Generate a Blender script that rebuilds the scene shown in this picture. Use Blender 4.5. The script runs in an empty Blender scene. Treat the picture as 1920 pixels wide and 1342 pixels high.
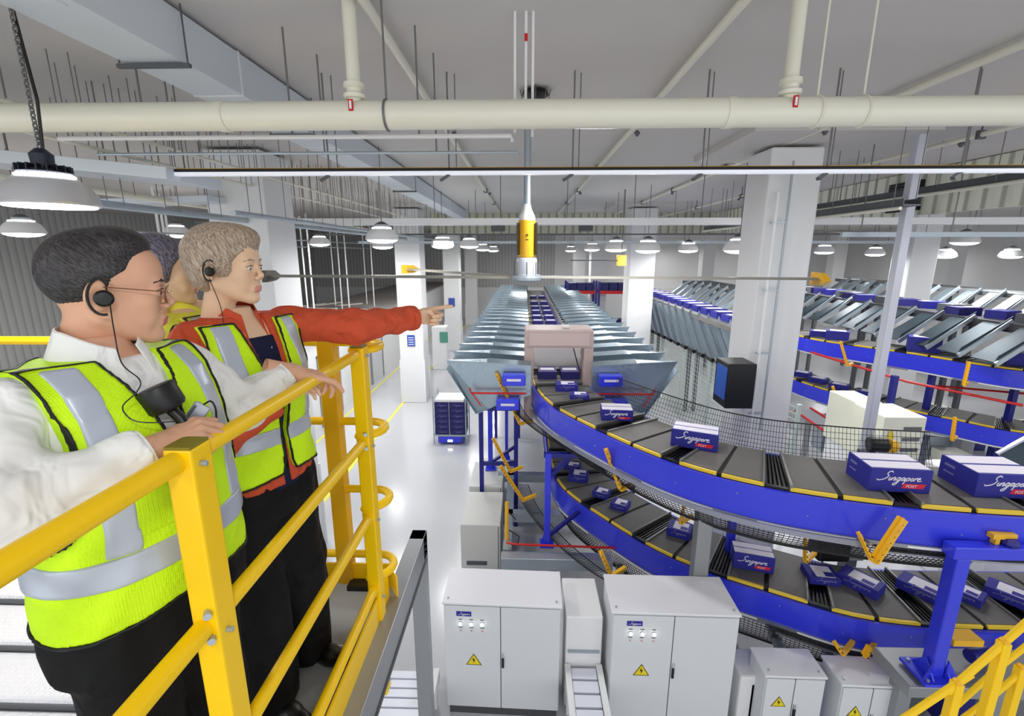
import bpy, bmesh, math, random
import numpy as np
from mathutils import Vector, Matrix, Quaternion
random.seed(7); np.random.seed(7)
C = bpy.context.scene
COL = C.collection
# ---------------------------------------------------------------- camera, world, exposure
FPX = 879.0                                   # focal length in pixels of the 1920 wide frame
PITCH = math.atan(199 / FPX)
YAW = math.atan(24 * math.cos(PITCH) / FPX)
ZC = 4.0                                      # camera height above the warehouse floor
cam_data = bpy.data.cameras.new('camera')
cam_data.sensor_width = 36.0
cam_data.lens = 36.0 * FPX / 1920.0
cam_data.clip_start = 0.02
cam_data.clip_end = 200
cam = bpy.data.objects.new('camera', cam_data); COL.objects.link(cam)
cam.location = (0, 0, ZC)
cam.rotation_euler = (math.radians(90) - PITCH, 0, YAW)
C.camera = cam
w = bpy.data.worlds.new('world'); C.world = w; w.use_nodes = True
w.node_tree.nodes['Background'].inputs[0].default_value = (0.93, 0.96, 1.0, 1)
w.node_tree.nodes['Background'].inputs[1].default_value = 0.95
C.view_settings.view_transform = 'Standard'
C.view_settings.look = 'None'
C.view_settings.gamma = 1
C.view_settings.use_curve_mapping = False
C.view_settings.exposure = 0.58
C.cycles.max_bounces = 6
C.cycles.diffuse_bounces = 4
def area_light(name, x, y, z, size, power, rot=(0, 0, 0), col=(1, 1, 1)):
    l = bpy.data.lights.new(name, 'AREA'); l.shape = 'DISK'; l.size = size; l.energy = power; l.color = col
    o = bpy.data.objects.new(name, l); COL.objects.link(o); o.location = (x, y, z); o.rotation_euler = rot
    return o
# ray helpers: turn a direction seen by the camera into a real point on a plane of the hall (z given relative to the camera)
def _ray(px, py):
    a = (px - 960) / FPX; b = -(py - 671) / FPX
    yc = math.cos(PITCH) + b * math.sin(PITCH); z = -math.sin(PITCH) + b * math.cos(PITCH)
    return a * math.cos(YAW) - yc * math.sin(YAW), a * math.sin(YAW) + yc * math.cos(YAW), z
def atZ(px, py, z):
    X, Y, Z = _ray(px, py); t = z / Z; return Vector((X * t, Y * t, z + ZC))
def atY(px, py, y):
    X, Y, Z = _ray(px, py); t = y / Y; return Vector((X * t, y, Z * t + ZC))
def atX(px, py, x):
    X, Y, Z = _ray(px, py); t = x / X; return Vector((x, Y * t, Z * t + ZC))
# ---------------------------------------------------------------- materials
_M = {}
def mat(name, col, rough=0.5, metal=0.0, bump=0.0, bscale=60.0, vary=0.0, vscale=4.0, emit=0.0, spec=0.5, coat=0.0, pattern=None):
    if name in _M: return _M[name]
    m = bpy.data.materials.new(name); m.use_nodes = True; nt = m.node_tree; b = nt.nodes['Principled BSDF']
    c = tuple(x ** 2.2 for x in col) if max(col) <= 1.0 else col
    b.inputs['Base Color'].default_value = (*c, 1); b.inputs['Roughness'].default_value = rough
    b.inputs['Metallic'].default_value = metal; b.inputs['Specular IOR Level'].default_value = spec
    b.inputs['Coat Weight'].default_value = coat
    m.diffuse_color = (*c, 1)
    tc = nt.nodes.new('ShaderNodeTexCoord')
    if vary:
        n = nt.nodes.new('ShaderNodeTexNoise'); n.inputs['Scale'].default_value = vscale; n.inputs['Detail'].default_value = 4
        nt.links.new(tc.outputs['Object'], n.inputs['Vector'])
        mr = nt.nodes.new('ShaderNodeMapRange'); mr.inputs[3].default_value = 1 - vary; mr.inputs[4].default_value = 1 + vary
        nt.links.new(n.outputs['Fac'], mr.inputs[0])
        mx = nt.nodes.new('ShaderNodeVectorMath'); mx.operation = 'SCALE'; mx.inputs[0].default_value = c
        nt.links.new(mr.outputs[0], mx.inputs['Scale']); nt.links.new(mx.outputs[0], b.inputs['Base Color'])
    if bump:
        n2 = nt.nodes.new('ShaderNodeTexNoise'); n2.inputs['Scale'].default_value = bscale; n2.inputs['Detail'].default_value = 3
        nt.links.new(tc.outputs['Object'], n2.inputs['Vector'])
        bp = nt.nodes.new('ShaderNodeBump'); bp.inputs['Strength'].default_value = bump; bp.inputs['Distance'].default_value = 0.01
        nt.links.new(n2.outputs['Fac'], bp.inputs['Height']); nt.links.new(bp.outputs[0], b.inputs['Normal'])
    if emit:
        b.inputs['Emission Color'].default_value = (*c, 1); b.inputs['Emission Strength'].default_value = emit
    _M[name] = m
    return m
def wave_mat(name, col, col2, scale, axis='X', rough=0.5, metal=0.0, bump=0.6, power=1.0):
    m = mat(name, col, rough, metal); nt = m.node_tree; b = nt.nodes['Principled BSDF']
    tc = nt.nodes.new('ShaderNodeTexCoord'); wv = nt.nodes.new('ShaderNodeTexWave')
    wv.bands_direction = axis; wv.inputs['Scale'].default_value = scale; nt.links.new(tc.outputs['Object'], wv.inputs['Vector'])
    cr = nt.nodes.new('ShaderNodeValToRGB'); e = cr.color_ramp.elements
    e[0].position = 0.05; e[0].color = (*[x ** 2.2 for x in col2], 1); e[1].position = 0.3; e[1].color = (*[x ** 2.2 for x in col], 1)
    nt.links.new(wv.outputs['Fac'], cr.inputs[0]); nt.links.new(cr.outputs[0], b.inputs['Base Color'])
    bp = nt.nodes.new('ShaderNodeBump'); bp.inputs['Strength'].default_value = bump; bp.inputs['Distance'].default_value = 0.02
    nt.links.new(wv.outputs['Fac'], bp.inputs['Height']); nt.links.new(bp.outputs[0], b.inputs['Normal'])
    return m
def sheet_mat(name):
    m = mat(name, (0.62, 0.68, 0.72), 0.28, 0.9); nt = m.node_tree; b = nt.nodes['Principled BSDF']
    tc = nt.nodes.new('ShaderNodeTexCoord'); v = nt.nodes.new('ShaderNodeTexVoronoi'); v.inputs['Scale'].default_value = 28
    nt.links.new(tc.outputs['Object'], v.inputs['Vector'])
    mr = nt.nodes.new('ShaderNodeMapRange'); mr.inputs[3].default_value = 0.25; mr.inputs[4].default_value = 0.45
    nt.links.new(v.outputs['Distance'], mr.inputs[0]); nt.links.new(mr.outputs[0], b.inputs['Roughness'])
    return m
YEL = mat('yellow_paint', (0.99, 0.80, 0.0), 0.38, 0, 0.03, 90, 0.03, 8, spec=0.4)
BLU = mat('blue_paint', (0.20, 0.24, 0.87), 0.33, 0, 0.02, 40, 0.05, 3, coat=0.3)
BLUD = mat('dark_blue_paint', (0.12, 0.13, 0.50), 0.4, 0, 0, 40, 0.05, 3)
BELT = mat('grey_belt', (0.40, 0.39, 0.38), 0.6, 0, 0.1, 150, 0.08, 6)
BLK = mat('black_plastic', (0.06, 0.06, 0.065), 0.4)
RUB = mat('black_rubber', (0.09, 0.09, 0.09), 0.7)
WHT = mat('white_paint', (0.93, 0.93, 0.93), 0.45, 0, 0, 40, 0.02, 2)
COLM = mat('white_wall_paint', (0.90, 0.90, 0.90), 0.6, 0, 0.02, 30, 0.03, 1.5)
CAB = mat('light_grey_enamel', (0.84, 0.85, 0.86), 0.42, 0, 0.02, 200, 0.01, 2)
CAB2 = mat('cream_enamel', (0.90, 0.90, 0.82), 0.45)
GRY = mat('grey_steel', (0.60, 0.61, 0.62), 0.42, 0.5, 0.03, 60, 0.06, 5)
GRYD = mat('dark_grey_steel', (0.38, 0.39, 0.40), 0.5, 0.4, 0.03, 60, 0.06, 5)
PIPE = mat('cream_pipe_paint', (0.90, 0.89, 0.82), 0.35, 0, 0.01, 20, 0.03, 3, coat=0.2)
RED = mat('red_paint', (0.78, 0.08, 0.08), 0.4)
SHT = sheet_mat('galvanised_sheet')
GALV = mat('galvanised_strut', (0.68, 0.72, 0.75), 0.4, 0.6, 0, 10, 0.08, 12)
DUCT = mat('duct_foil', (0.84, 0.87, 0.90), 0.5, 0.1, 0.05, 3, 0.02, 2)
ROD = mat('hanger_rod_steel', (0.50, 0.50, 0.50), 0.5, 0.6)
LAMP = mat('lamp_glow', (1, 1, 1), 0.5, emit=9.0)
CTN = mat('blue_carton', (0.15, 0.15, 0.55), 0.6, 0, 0.02, 30, 0.05, 4)
CTND = mat('navy_carton', (0.14, 0.13, 0.40), 0.6, 0, 0.02, 30, 0.05, 4)
LBL = mat('white_label', (0.90, 0.88, 0.93), 0.6)
ORG = mat('fan_yellow', (0.95, 0.72, 0.16), 0.4)
# ---------------------------------------------------------------- mesh helpers
ORG_LOC = {}
def _loc_of(o):
    return ORG_LOC.get(o.name, Vector((0, 0, 0)))
class MB:
    def __init__(s): s.v = []; s.f = []; s.m = []; s.mi = 0
    def add(s, vs, fs):
        n = len(s.v); s.v += [Vector(x) for x in vs]; s.f += [[i + n for i in f] for f in fs]; s.m += [s.mi] * len(fs); return s
    def box(s, c, d, rz=0.0, R=None):
        R = R or Matrix.Rotation(rz, 3, 'Z'); c = Vector(c); h = Vector(d) / 2
        vs = [c + R @ Vector((i * h.x, j * h.y, k * h.z)) for k in (-1, 1) for j in (-1, 1) for i in (-1, 1)]
        return s.add(vs, [(0, 2, 3, 1), (4, 5, 7, 6), (0, 1, 5, 4), (2, 6, 7, 3), (0, 4, 6, 2), (1, 3, 7, 5)])
    def bar(s, p, q, w, h, up=(0, 0, 1)):
        p = Vector(p); q = Vector(q); x = (q - p); L = x.length; x.normalize(); up = Vector(up)
        if abs(x.dot(up)) > 0.98: up = Vector((0, 1, 0))
        y = up.cross(x).normalized(); z = x.cross(y)
        return s.box((p + q) / 2, (L, w, h), R=Matrix((x, y, z)).transposed())
    def tube(s, pts, r, n=10, cap=True, radii=None):
        pts = [Vector(p) for p in pts]; rings = []; prev = None
        for i, p in enumerate(pts):
            t = (pts[min(i + 1, len(pts) - 1)] - pts[max(i - 1, 0)]).normalized()
            if prev is None:
                a = Vector((0, 0, 1)) if abs(t.z) < 0.9 else Vector((1, 0, 0)); u = t.cross(a).normalized()
            else: u = (prev - t * prev.dot(t)).normalized()
            prev = u; v = t.cross(u); rr = radii[i] if radii else r
            rings.append([p + (u * math.cos(2 * math.pi * k / n) + v * math.sin(2 * math.pi * k / n)) * rr for k in range(n)])
        vs = [x for r_ in rings for x in r_]; fs = []
        for i in range(len(pts) - 1):
            for k in range(n): fs.append((i * n + k, i * n + (k + 1) % n, (i + 1) * n + (k + 1) % n, (i + 1) * n + k))
        if cap: fs += [tuple(range(n - 1, -1, -1)), tuple((len(pts) - 1) * n + k for k in range(n))]
        return s.add(vs, fs)
    def lathe(s, prof, c, axis=(0, 0, 1), n=24):
        c = Vector(c); ax = Vector(axis).normalized(); a = Vector((1, 0, 0)) if abs(ax.x) < 0.9 else Vector((0, 1, 0))
        u = ax.cross(a).normalized(); v = ax.cross(u); vs = []; fs = []
        for r, h in prof: vs += [c + ax * h + (u * math.cos(2 * math.pi * k / n) + v * math.sin(2 * math.pi * k / n)) * max(r, 1e-4) for k in range(n)]
        for i in range(len(prof) - 1):
            for k in range(n): fs.append((i * n + k, i * n + (k + 1) % n, (i + 1) * n + (k + 1) % n, (i + 1) * n + k))
        fs += [tuple(range(n - 1, -1, -1)), tuple((len(prof) - 1) * n + k for k in range(n))]
        return s.add(vs, fs)
    def prism(s, poly, ext):
        poly = [Vector(p) for p in poly]; ext = Vector(ext); n = len(poly)
        return s.add(poly + [p + ext for p in poly], [tuple(range(n - 1, -1, -1)), tuple(range(n, 2 * n))] + [(i, (i + 1) % n, (i + 1) % n + n, i + n) for i in range(n)])
    def ribbon(s, pts, off0, off1, z0, z1):
        """solid band along a plan path (list of (point, normal)), between two side offsets and two heights"""
        vs = []; fs = []
        for p, n in pts:
            for o, z in ((off0, z0), (off1, z0), (off1, z1), (off0, z1)): vs.append(Vector((p.x + n.x * o, p.y + n.y * o, z)))
        for i in range(len(pts) - 1):
            for k in range(4): fs.append((i * 4 + k, i * 4 + (k + 1) % 4, (i + 1) * 4 + (k + 1) % 4, (i + 1) * 4 + k))
        L = (len(pts) - 1) * 4; fs += [(3, 2, 1, 0), (L, L + 1, L + 2, L + 3)]
        return s.add(vs, fs)
    def build_each(s, name, m, parent, nv=12, smooth=False):
        """every tube added so far becomes a part of its own"""
        r = None; k = 0; f0 = 0
        while k < len(s.v):
            q = MB(); q.v = s.v[k:k + nv]; q.f = [[i - k for i in f] for f in s.f if k <= f[0] < k + nv]; q.m = [0] * len(q.f); r = q.build(name, m, parent, smooth=smooth); k += nv
        return r
    def build(s, name, m, parent=None, bevel=0.0, smooth=False, off=None):
        base = Vector(off) if off is not None else (_loc_of(parent) if parent is not None else Vector((0, 0, 0)))
        me = bpy.data.meshes.new(name); me.from_pydata([tuple(x - base) for x in s.v], [], s.f)
        ms = m if isinstance(m, (list, tuple)) else [m]
        for x in ms: me.materials.append(x)
        if len(ms) > 1: me.polygons.foreach_set('material_index', s.m)
        bm = bmesh.new(); bm.from_mesh(me); bmesh.ops.recalc_face_normals(bm, faces=bm.faces); bm.to_mesh(me); bm.free()
        if smooth:
            me.polygons.foreach_set('use_smooth', [True] * len(me.polygons)); me.set_sharp_from_angle(angle=math.radians(35))
        o = bpy.data.objects.new(name, me); COL.objects.link(o)
        if parent is not None:
            o.parent = parent; ORG_LOC[o.name] = base
        if bevel:
            b = o.modifiers.new('bevel', 'BEVEL'); b.width = bevel; b.segments = 2; b.limit_method = 'ANGLE'
        return o
def tag(o, label=None, cat=None, group=None, kind=None):
    if label and len(label.replace('-', ' ').split()) > 16: print('LONG LABEL', label)
    if label: o['label'] = label
    if cat: o['category'] = cat
    if group: o['group'] = group
    if kind: o['kind'] = kind
    return o
def thing(name, label, cat, loc=(0, 0, 0), group=None):
    o = bpy.data.objects.new(name, None); COL.objects.link(o); o.location = loc; o.empty_display_size = 0.1
    ORG_LOC[o.name] = Vector(loc)
    return tag(o, label, cat, group)
def solo(mb, name, m, label, cat, group=None, loc=None, bevel=0.0, smooth=False, kind=None):
    """a thing that is one mesh, with its origin at its own place"""
    base = Vector(loc) if loc is not None else Vector((sum(v.x for v in mb.v) / len(mb.v), sum(v.y for v in mb.v) / len(mb.v), min(v.z for v in mb.v)))
    o = mb.build(name, m, None, bevel, smooth, off=base); o.location = base; ORG_LOC[o.name] = base
    return tag(o, label, cat, group, kind)
def struct(name, mb, m, bevel=0.0):
    o = mb.build(name, m, None, bevel); o['kind'] = 'structure'; return o
def copy_tree(o, parent=None):
    c = o.copy(); COL.objects.link(c)
    if parent is not None: c.parent = parent
    for ch in list(o.children): copy_tree(ch, c)
    return c
ONES = ['nearest', 'second', 'third', 'fourth', 'fifth', 'sixth', 'seventh', 'eighth', 'ninth', 'tenth', 'eleventh', 'twelfth', 'thirteenth', 'fourteenth', 'fifteenth', 'sixteenth', 'seventeenth', 'eighteenth', 'nineteenth', 'twentieth']
def ordw(i):
    if i < 20: return ONES[i]
    return ('twenty-' if i < 29 else 'thirty-') + ['first', 'second', 'third', 'fourth', 'fifth', 'sixth', 'seventh', 'eighth', 'ninth'][(i - 20) % 10]
def spline(pts, n=12):
    pts = [Vector((p[0], p[1], 0)) for p in pts]; out = []
    P = [pts[0] * 2 - pts[1]] + pts + [pts[-1] * 2 - pts[-2]]
    for i in range(1, len(P) - 2):
        for k in range(n):
            t = k / n; a, b, c, d = P[i - 1:i + 3]
            out.append(0.5 * ((2 * b) + (c - a) * t + (2 * a - 5 * b + 4 * c - d) * t * t + (3 * b - a - 3 * c + d) * t ** 3))
    out.append(pts[-1]); return out
def resample(pts, step):
    out = [pts[0].copy()]; acc = 0.0; last = pts[0].copy()
    for p in pts[1:]:
        seg = p - last
        while acc + seg.length >= step:
            k = (step - acc) / seg.length; last = last + seg * k; out.append(last.copy()); seg = p - last; acc = 0.0
        acc += seg.length; last = p.copy()
    return out
def with_normals(pts):
    r = []
    for i, p in enumerate(pts):
        t = (pts[min(i + 1, len(pts) - 1)] - pts[max(i - 1, 0)]).normalized(); r.append((p, Vector((-t.y, t.x, 0))))
    return r
# ================================================================ THE SETTING
CEIL = ZC + 1.15
flm = mat('polished_epoxy_floor', (0.77, 0.775, 0.79), 0.20, 0, 0.01, 3, 0.03, 0.7, coat=0.2)
g = MB().box((2, 13, -0.05), (34, 32, 0.1)); floor = struct('floor', g, flm)
YLN = mat('yellow_floor_paint', (0.93, 0.90, 0.35), 0.4)
MB().box((-3.28, 14, 0.003), (0.07, 27, 0.004)).build('marking_line', YLN, floor)
MB().box((-4.45, 15, 0.003), (0.06, 22, 0.004)).build('marking_line', YLN, floor)
clm = mat('painted_concrete_ceiling', (0.80, 0.785, 0.77), 0.85, 0, 0.03, 6, 0.05, 0.6)
g = MB().box((2, 13, CEIL + 0.06), (34, 32, 0.12))
ceiling = struct('ceiling', g, clm)
# drop panels round the column heads
g = MB()
for X in (-12.95, -2.95, 2.95, 9.85, 16.75):
    for k in range(4): g.box((X, 5.5 + 6.9 * k, CEIL - 0.03), (1.7, 1.6, 0.08))
g.build('drop_panel', clm, ceiling)
# back wall: grey cladding over a white lower part, cream curtain wall hanging from the ceiling in front of it
gcl = wave_mat('grey_wall_cladding', (0.78, 0.78, 0.77), (0.68, 0.68, 0.67), 1.6, 'X', 0.6, bump=0.3)
gcy = wave_mat('grey_wall_cladding_side', (0.80, 0.80, 0.79), (0.70, 0.70, 0.69), 1.6, 'Y', 0.6, bump=0.3)
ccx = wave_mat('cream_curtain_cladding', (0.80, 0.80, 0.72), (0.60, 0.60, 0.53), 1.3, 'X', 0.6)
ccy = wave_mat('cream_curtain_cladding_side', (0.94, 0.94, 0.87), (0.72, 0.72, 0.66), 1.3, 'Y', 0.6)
wb = struct('wall_back', MB().box((-6.6, 28.9, 3.55), (16.8, 0.2, 3.3)), gcl)
MB().box((10.4, 28.9, 3.55), (17.2, 0.2, 3.3)).build('white_cladding', COLM, wb)
MB().box((2, 28.8, 0.95), (34, 0.3, 1.9)).build('lower_wall', COLM, wb)
struct('wall_left', MB().box((-12.9, 13, 2.6), (0.2, 32, 5.2)), gcy)
struct('wall_right', MB().box((18.9, 13, 2.6), (0.2, 32, 5.2)), COLM)
# hanging curtain walls
wc = struct('wall_curtain_back', MB().box((1.9, 14.9, ZC + 0.86), (9.6, 0.08, 0.62)), ccx)
for x in (-0.82, 1.85):
    v = MB().box((x * 1.0, 14.84, ZC + 0.72), (0.42, 0.05, 0.22)); f = v.build('vent', GRYD, wc)
    vs = MB()
    for k in range(4): vs.box((x, 14.80, ZC + 0.64 + k * 0.05), (0.38, 0.03, 0.015))
    vs.build('vent_slat', GRY, f)
wr = struct('wall_curtain_right', MB().box((5.75, 11.4, ZC + 0.83), (0.08, 11.6, 0.62)), ccy)
q = MB(); q.box((5.69, 7.55, ZC + 0.80), (0.05, 0.62, 0.42)); lv = q.build('louvre', BLK, wr)
q = MB()
for k in range(8): q.box((5.655, 7.55, ZC + 0.62 + k * 0.05), (0.02, 0.58, 0.012))
q.build('louvre_slat', GRYD, lv)
# left: white service rooms with a flat roof
g = MB().box((-5.9, 15.5, 1.08), (2.4, 26.4, 2.16)); wl = struct('wall_service_rooms', g, COLM)
MB().box((-5.85, 15.5, 2.19), (2.7, 26.6, 0.06)).build('roof_edge', mat('roof_grey', (0.60, 0.58, 0.56), 0.8, 0, 0.2, 20, 0.25, 6), wl)
for k in range(4):
    y = 7.2 + k * 3.6
    d = MB().box((-4.68, y, 0.82), (0.05, 1.0, 1.64)).build('door_leaf', CAB, wl)
    MB().box((-4.68, y, 1.68), (0.07, 1.2, 0.06)).box((-4.68, y - 0.57, 0.84), (0.07, 0.06, 1.68)).box((-4.68, y + 0.57, 0.84), (0.07, 0.06, 1.68)).build('door_frame', GRY, d)
# ---------------------------------------------------------------- columns
SGN = mat('blue_sign', (0.22, 0.33, 0.66), 0.5); SGG = mat('green_sign', (0.35, 0.60, 0.52), 0.5)
def column(X, Y, where, wdt=0.64):
    r = thing('column', 'white square concrete column ' + where, 'column', (X, Y, 0), 'white columns of the hall')
    MB().box((X, Y, (CEIL - 0.1) / 2), (wdt, wdt, CEIL - 0.1)).build('shaft', COLM, r, bevel=0.02)
    q = MB()
    for sx in (-1, 1):
        for sy in (-1, 1): q.box((X + sx * wdt / 2, Y + sy * wdt / 2, 0.6), (0.03, 0.03, 1.2))
    q.build('corner_guard', WHT, r)
    return r
c1 = column(2.80, 5.5, 'right of the portal, largest in view, carrying the black monitor', 0.54)
column(-3.1, 5.5, 'behind the woman in the rust jacket')
c2 = column(-2.98, 12.4, 'left of the sorter with a blue sign on its face')
column(2.95, 12.4, 'just right of the far end of the central sorter')
column(-2.95, 19.3, 'far left, third back in the row along the aisle')
column(2.95, 19.3, 'far right of the central sorter, third back in its row')
column(-2.95, 26.2, 'farthest back in the row left of the sorter')
column(2.95, 26.2, 'farthest back in the row right of the sorter')
column(9.85, 12.4, 'behind the slim grey post on the right')
column(9.85, 19.3, 'partly behind the big right column, far back')
column(16.75, 19.3, 'near the right edge, brightly lit, far back')
column(16.75, 26.2, 'farthest right back, left of the bright one')
column(9.85, 26.2, 'farthest back in the second row on the right')
q = MB().box((-2.98, 12.065, 1.72), (0.2, 0.012, 0.30)); q.build('wall_sign', SGN, c2)
q = MB()
for k in range(4): q.box((-2.98, 12.055, 1.62 + k * 0.06), (0.14, 0.006, 0.018))
q.build('sign_lines', LBL, c2)
solo(MB().box((-2.95, 18.96, 2.0), (0.25, 0.02, 0.35)), 'notice_board', SGN, 'small blue notice on the far left column above the pointing hand', 'sign')
solo(MB().box((-2.55, 12.8, 1.75), (0.02, 0.34, 0.42)), 'notice_board', SGG, 'small green notice on the side of the left column', 'sign') if False else None
q = MB().box((-2.92, 16.0, 0.75), (0.5, 0.5, 1.5)); solo(q, 'white_kiosk', WHT, 'white box kiosk standing in the aisle near the left row of columns', 'kiosk', bevel=0.02)
solo(MB().box((-2.75, 15.72, 1.15), (0.28, 0.02, 0.36)), 'notice_board', SGG, 'green notice on the white kiosk in the aisle', 'sign')
# conduits and a black monitor on the big column
mon = thing('monitor', 'black display box mounted on the left face of the big right column', 'monitor', (2.34, 5.1, 2.3))
MB().box((2.34, 5.10, 2.58), (0.30, 0.34, 0.50)).build('housing', BLK, mon, bevel=0.01)
MB().box((2.185, 5.08, 2.60), (0.012, 0.26, 0.36)).build('screen', mat('screen_blue', (0.25, 0.40, 0.75), 0.15), mon)
MB().bar((2.47, 5.2, 2.5), (2.53, 5.34, 2.5), 0.04, 0.2).build('bracket', BLK, mon)
cd = thing('conduit', 'white vertical conduit running down the left face of the big right column', 'conduit', (2.61, 5.16, 1))
MB().tube([(2.61, 5.16, 1.0), (2.61, 5.16, 4.6)], 0.018, 8).build('pipe', WHT, cd, smooth=True)
MB().tube([(2.72, 5.15, 2.0), (2.72, 5.15, 4.9)], 0.012, 8).build('pipe', GALV, cd, smooth=True)
q = MB()
for z in (1.6, 2.2, 2.9, 3.6, 4.3): q.box((2.65, 5.16, z), (0.16, 0.03, 0.02))
q.build_each('clamp', GALV, cd, 8)
# slim grey post right
sp = thing('steel_post', 'slim pale grey steel post right of the big column, from frame to ceiling', 'post')
p0 = atY(1625, 830, 4.9); p1 = atY(1712, 330, 4.9)
X0 = (p0.x + p1.x) / 2
MB().box((X0, 4.9, (CEIL + 0.3) / 2), (0.085, 0.085, CEIL - 0.3)).build('shaft', mat('pale_post_paint', (0.80, 0.81, 0.85), 0.4), sp, bevel=0.008)
MB().box((X0, 4.9, 0.16), (0.25, 0.25, 0.04)).build('base_plate', GRY, sp)
MB().box((X0, 4.9, CEIL - 0.02), (0.2, 0.2, 0.03)).build('head_plate', GRY, sp)
# ================================================================ OVERHEAD SERVICES
def rods(mb, pts, r=0.006):
    for x, y, z in pts: mb.tube([(x, y, z), (x, y, CEIL)], r, 6)
# big cream main pipe with two risers
zb = ZC + 0.635; Y0 = 2.42
bp = thing('main_pipe', 'large cream pipe crossing the whole view below the ceiling', 'pipe', (0, Y0, zb))
MB().tube([(-4.0, Y0, zb)] + [(x, Y0, zb) for x in (-2, 0, 2, 4)] + [(6.0, Y0, zb)], 0.064, 28).build('pipe_run', PIPE, bp, smooth=True)
for xx, nm in ((-0.81, 'l'), (1.22, 'r')):
    rs = MB().tube([(xx, Y0, zb), (xx, Y0, CEIL)], 0.032, 20).build('riser', PIPE, bp, smooth=True)
    MB().lathe([(0.032, 0), (0.05, 0.004), (0.052, 0.02), (0.036, 0.03), (0.036, 0.045), (0.05, 0.052), (0.048, 0.07), (0.032, 0.075)], (xx, Y0, zb + 0.068), (0, 0, 1), 20).build('coupling', PIPE, rs, smooth=True)
    q = MB(); q.box((xx, Y0 - 0.064, zb + 0.028), (0.022, 0.006, 0.05)); q.build('warning_tag', RED, rs)
    MB().box((xx, Y0 - 0.069, zb + 0.028), (0.01, 0.004, 0.034)).build('tag_mark', WHT, rs)
for xx in (-0.66, 1.35, 1.56):
    h = MB().tube([(xx + 0.0, Y0 + math.cos(a) * 0.067, zb + math.sin(a) * 0.067) for a in [math.radians(t) for t in range(0, 361, 24)]], 0.006, 6, cap=False)
    h.tube([(xx, Y0, zb + 0.067), (xx, Y0, CEIL)], 0.005, 6)
    h.build('hanger', PIPE if xx > 1 else ROD, bp, smooth=True)
for xx in (-1.45, 0.95):
    MB().lathe([(0.05, -0.02), (0.069, -0.02), (0.069, 0.02), (0.05, 0.02)], (xx, Y0, zb), (1, 0, 0), 24).build('joint_ring', PIPE, bp, smooth=True)
# ceiling pipes along the hall
for X, y0, y1, r, lab in ((-0.73, 1.2, 14.6, 0.024, 'slim cream ceiling pipe running away left of the fan pole'),
                          (0.98, 1.2, 14.6, 0.024, 'slim cream ceiling pipe running away right of the fan pole'),
                          (2.70, 1.6, 14.6, 0.026, 'cream ceiling pipe running away above the big right column'),
                          (3.95, 2.5, 14.6, 0.022, 'cream ceiling pipe running away near the right curtain wall')):
    r_ = thing('ceiling_pipe', lab, 'pipe', (X, y0, CEIL - 0.1), 'slim pipes along the ceiling')
    z = CEIL - 0.05 if X < 3 else CEIL - 0.16
    MB().tube([(X, y0, z), (X, (y0 + y1) / 2, z), (X, y1, z)], r, 12).build('pipe_run', PIPE, r_, smooth=True)
    for k in range(5):
        yy = 2.2 + k * 2.3
        q = MB().box((X, yy, z), (0.07, 0.03, 0.07)); q.tube([(X, yy, z), (X, yy, CEIL)], 0.007, 6); q.build('hanger', GRYD, r_)
        if k % 2: MB().lathe([(0.012, 0), (0.03, -0.02), (0.012, -0.05)], (X + 0.06, yy + 0.25, z), (0, 0, 1), 8).build('sprinkler', GRYD, r_)
# dark trunking rails along the right
for X, z, y0, y1, lab in ((4.35, ZC + 0.62, 3.6, 9, 'dark cable tray running away in front of the right cream cladding, upper'),
                          (3.55, ZC + 0.42, 4.6, 9.5, 'short dark cable tray right of the big column')):
    r_ = thing('cable_tray', lab, 'cable tray', (X, y0, z))
    MB().box((X, (y0 + y1) / 2, z), (0.16, y1 - y0, 0.015)).box((X - 0.08, (y0 + y1) / 2, z + 0.03), (0.01, y1 - y0, 0.06)).box((X + 0.08, (y0 + y1) / 2, z + 0.03), (0.01, y1 - y0, 0.06)).build('tray', GRYD, r_)
    MB().tube([(X - 0.1, y0, z - 0.03), (X - 0.1, y1, z - 0.03)], 0.016, 8).build('pipe_run', PIPE, r_, smooth=True)
    q = MB()
    for k in range(6): rods(q, [(X - 0.1, y0 + 0.1 + k * 0.9, z), (X + 0.1, y0 + 0.1 + k * 0.9, z)], 0.004)
    q.build_each('hanger_rod', ROD, r_)
# cross-hall trunking with lights below it
t1 = thing('lighting_trunking', 'long thin trunking crossing the view at mid height, black above white', 'trunking', (0, 3.4, ZC + 0.55))
zt = ZC + 0.525
MB().box((1.6, 3.4, zt), (8.2, 0.05, 0.022)).build('light_channel', mat('trunking_white', (0.92, 0.93, 0.97), 0.3, emit=0.25), t1)
MB().box((1.6, 3.4, zt + 0.022), (8.2, 0.055, 0.016)).build('cover', BLK, t1)
MB().box((1.6, 3.42, zt + 0.036), (8.2, 0.03, 0.008)).build('top_rail', ORG, t1)
for x in (-1.35, -0.52, 0.32, 1.19, 2.02, 2.9):
    q = MB().tube([(x, 3.4, zt), (x, 3.4, CEIL)], 0.006, 6).tube([(x + 0.045, 3.44, zt), (x + 0.045, 3.44, CEIL)], 0.004, 6); q.build_each('hanger_rod', ROD, t1)
    MB().bar((x - 0.06, 3.38, zt - 0.05), (x + 0.0, 3.4, zt - 0.01), 0.03, 0.02).build('bracket', GRYD, t1)
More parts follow.
